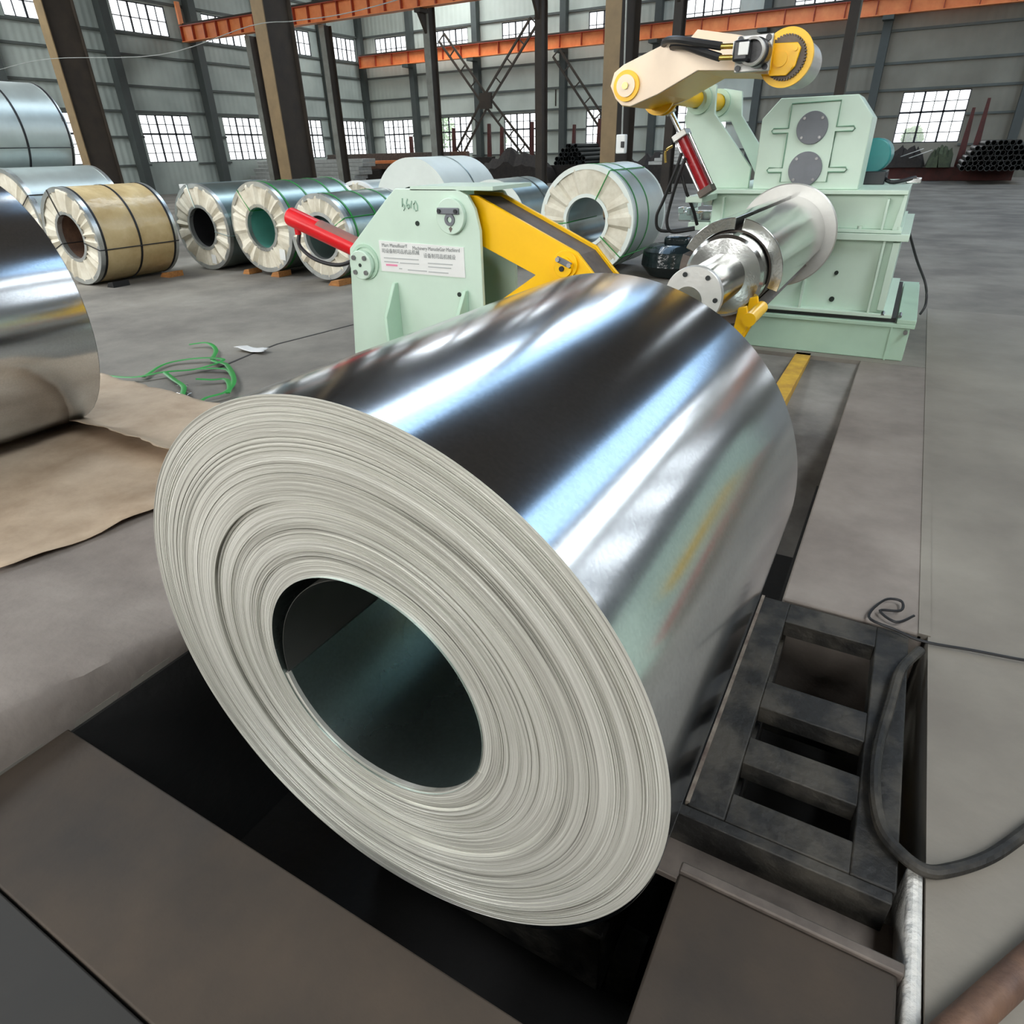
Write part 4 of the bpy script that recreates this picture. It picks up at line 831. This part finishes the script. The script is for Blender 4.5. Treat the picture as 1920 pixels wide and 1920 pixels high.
for k, (y, z, d) in enumerate(((26.0,1.07,0), (25.8,.91,.25), (25.6,.75,.1), (25.4,.59,.4), (25.2,.43,.2), (25.0,.27,.3))):
    block('metal_profile', 'long pale metal profile by the left wall, '+('topmost of', 'second in', 'third in', 'fourth in', 'fifth in', 'lowest of')[k]+' its stepped stack', 'profile', -29.4+d, y, z, -22.5+d*.6, y+.9, z+.155, 'palesheet', 'pale profiles by the left wall')
block('rack_cradle', 'dark low cradle under the stack of pale profiles', 'rack', -29.3, 25.1, 0, -22.9, 26.4, .27, 'junk')
for k in range(5):
    block('metal_profile', 'pale metal strip behind the press arm cylinder, '+('lowest', 'second', 'middle', 'fourth', 'topmost')[k]+' in its rack', 'profile', -10.4+.25*k, 30.4, .72+.13*k, -7.6-.1*k, 31.0, .845+.13*k, 'palesheet', 'pale strips in the middle rack')
block('rack_cradle', 'dark cradle under the pale strips', 'rack', -10.4, 30.4, 0, -7.8, 31.0, .71, 'junk')
block('long_tube', 'long white tube lying behind the left row of coils', 'tube', -16.6, 12.0, .72, -11.8, 12.12, .84, 'white')
block('rack_cradle', 'dark bench carrying the long white tube', 'rack', -16.4, 11.9, 0, -11.9, 12.3, .71, 'junk')

# ------------------------------------------------------------------ hanging controls, wires
t = thing('pendant_control', 'white hanging crane control box on a long cable', 'control box', (-3.07, 8.0, 1.34))
MB().box(-3.125, 7.96, 1.34, -3.015, 8.04, 1.53).build('housing', M['white'], t, bevel=.012)
MB().box(-3.06, 7.945, 1.40, -3.02, 7.962, 1.46).build('button', M['black'], t, bevel=.004)
MB().tube([(-3.07,8,1.53), (-3.085,8,2.2), (-3.11,8,3.2), (-3.11,8,ZR)], .009, 6).build('cable', M['wire'], t)
wp = [(-29.9,14.4,4.05), (-27.73,14.4,4.16), (-24.64,14.4,4.24), (-19.35,14.4,3.96), (-15.59,14.4,4.29), (-13.93,14.4,4.25), (-11.5,14.4,4.3), (-6.0,14.7,4.9)]
o = MB().tube(smooth_path(wp), .010, 6).build('overhead_wire', M['wire']); single(o, 'thin pale wire strung between the big columns', 'wire')

# ------------------------------------------------------------------ neighbouring machine, seen only as the green reflection in the coil
t = thing('forming_machine', 'green machine right of the picture that the coil mirrors', 'machine', (2.3, 4.6, 0))
MB().box(1.75, 3.0, 0, 2.8, 6.2, .98).build('body', M['green'], t, bevel=.01); MB().box(1.72, 3.4, .42, 1.75, 5.2, .55).build('guard_rail', M['yellow'], t); MB().box(1.72, 3.0, .10, 1.75, 6.1, .18).build('guard_rail', M['red'], t)

# trees outside the windows
def tree(label, x, y, h, r, seed):
    t = thing('tree', label, 'tree', (x, y, 0)); rr = random.Random(seed)
    MB().cyl((x,y,0), (x,y,h*.8), .12, .05, n=8).build('trunk', M['bark'], t)
    mb = MB()
    for _ in range(700):
        v = Vector((rr.gauss(0,1), rr.gauss(0,1), rr.gauss(0,1))).normalized()*r*rr.uniform(.5, 1); c = Vector((x, y, h))+v
        a = Vector((rr.gauss(0,1), rr.gauss(0,1), rr.gauss(0,1))).normalized()*.10; b_ = a.orthogonal().normalized()*.06
        mb.quad(c-a, c+b_, c+a, c-b_)
    mb.build('foliage', M['leaf'], t, flat=True, kind='stuff')
tree('bright green tree outside the leftmost far window', -27.6, 39.5, 2.6, 1.1, 1); tree('small bright green bush outside the second far window', -23.0, 39.0, 1.9, .6, 2); tree('yellow green bush outside the bright right window', -.8, 38.5, 1.5, .45, 3)
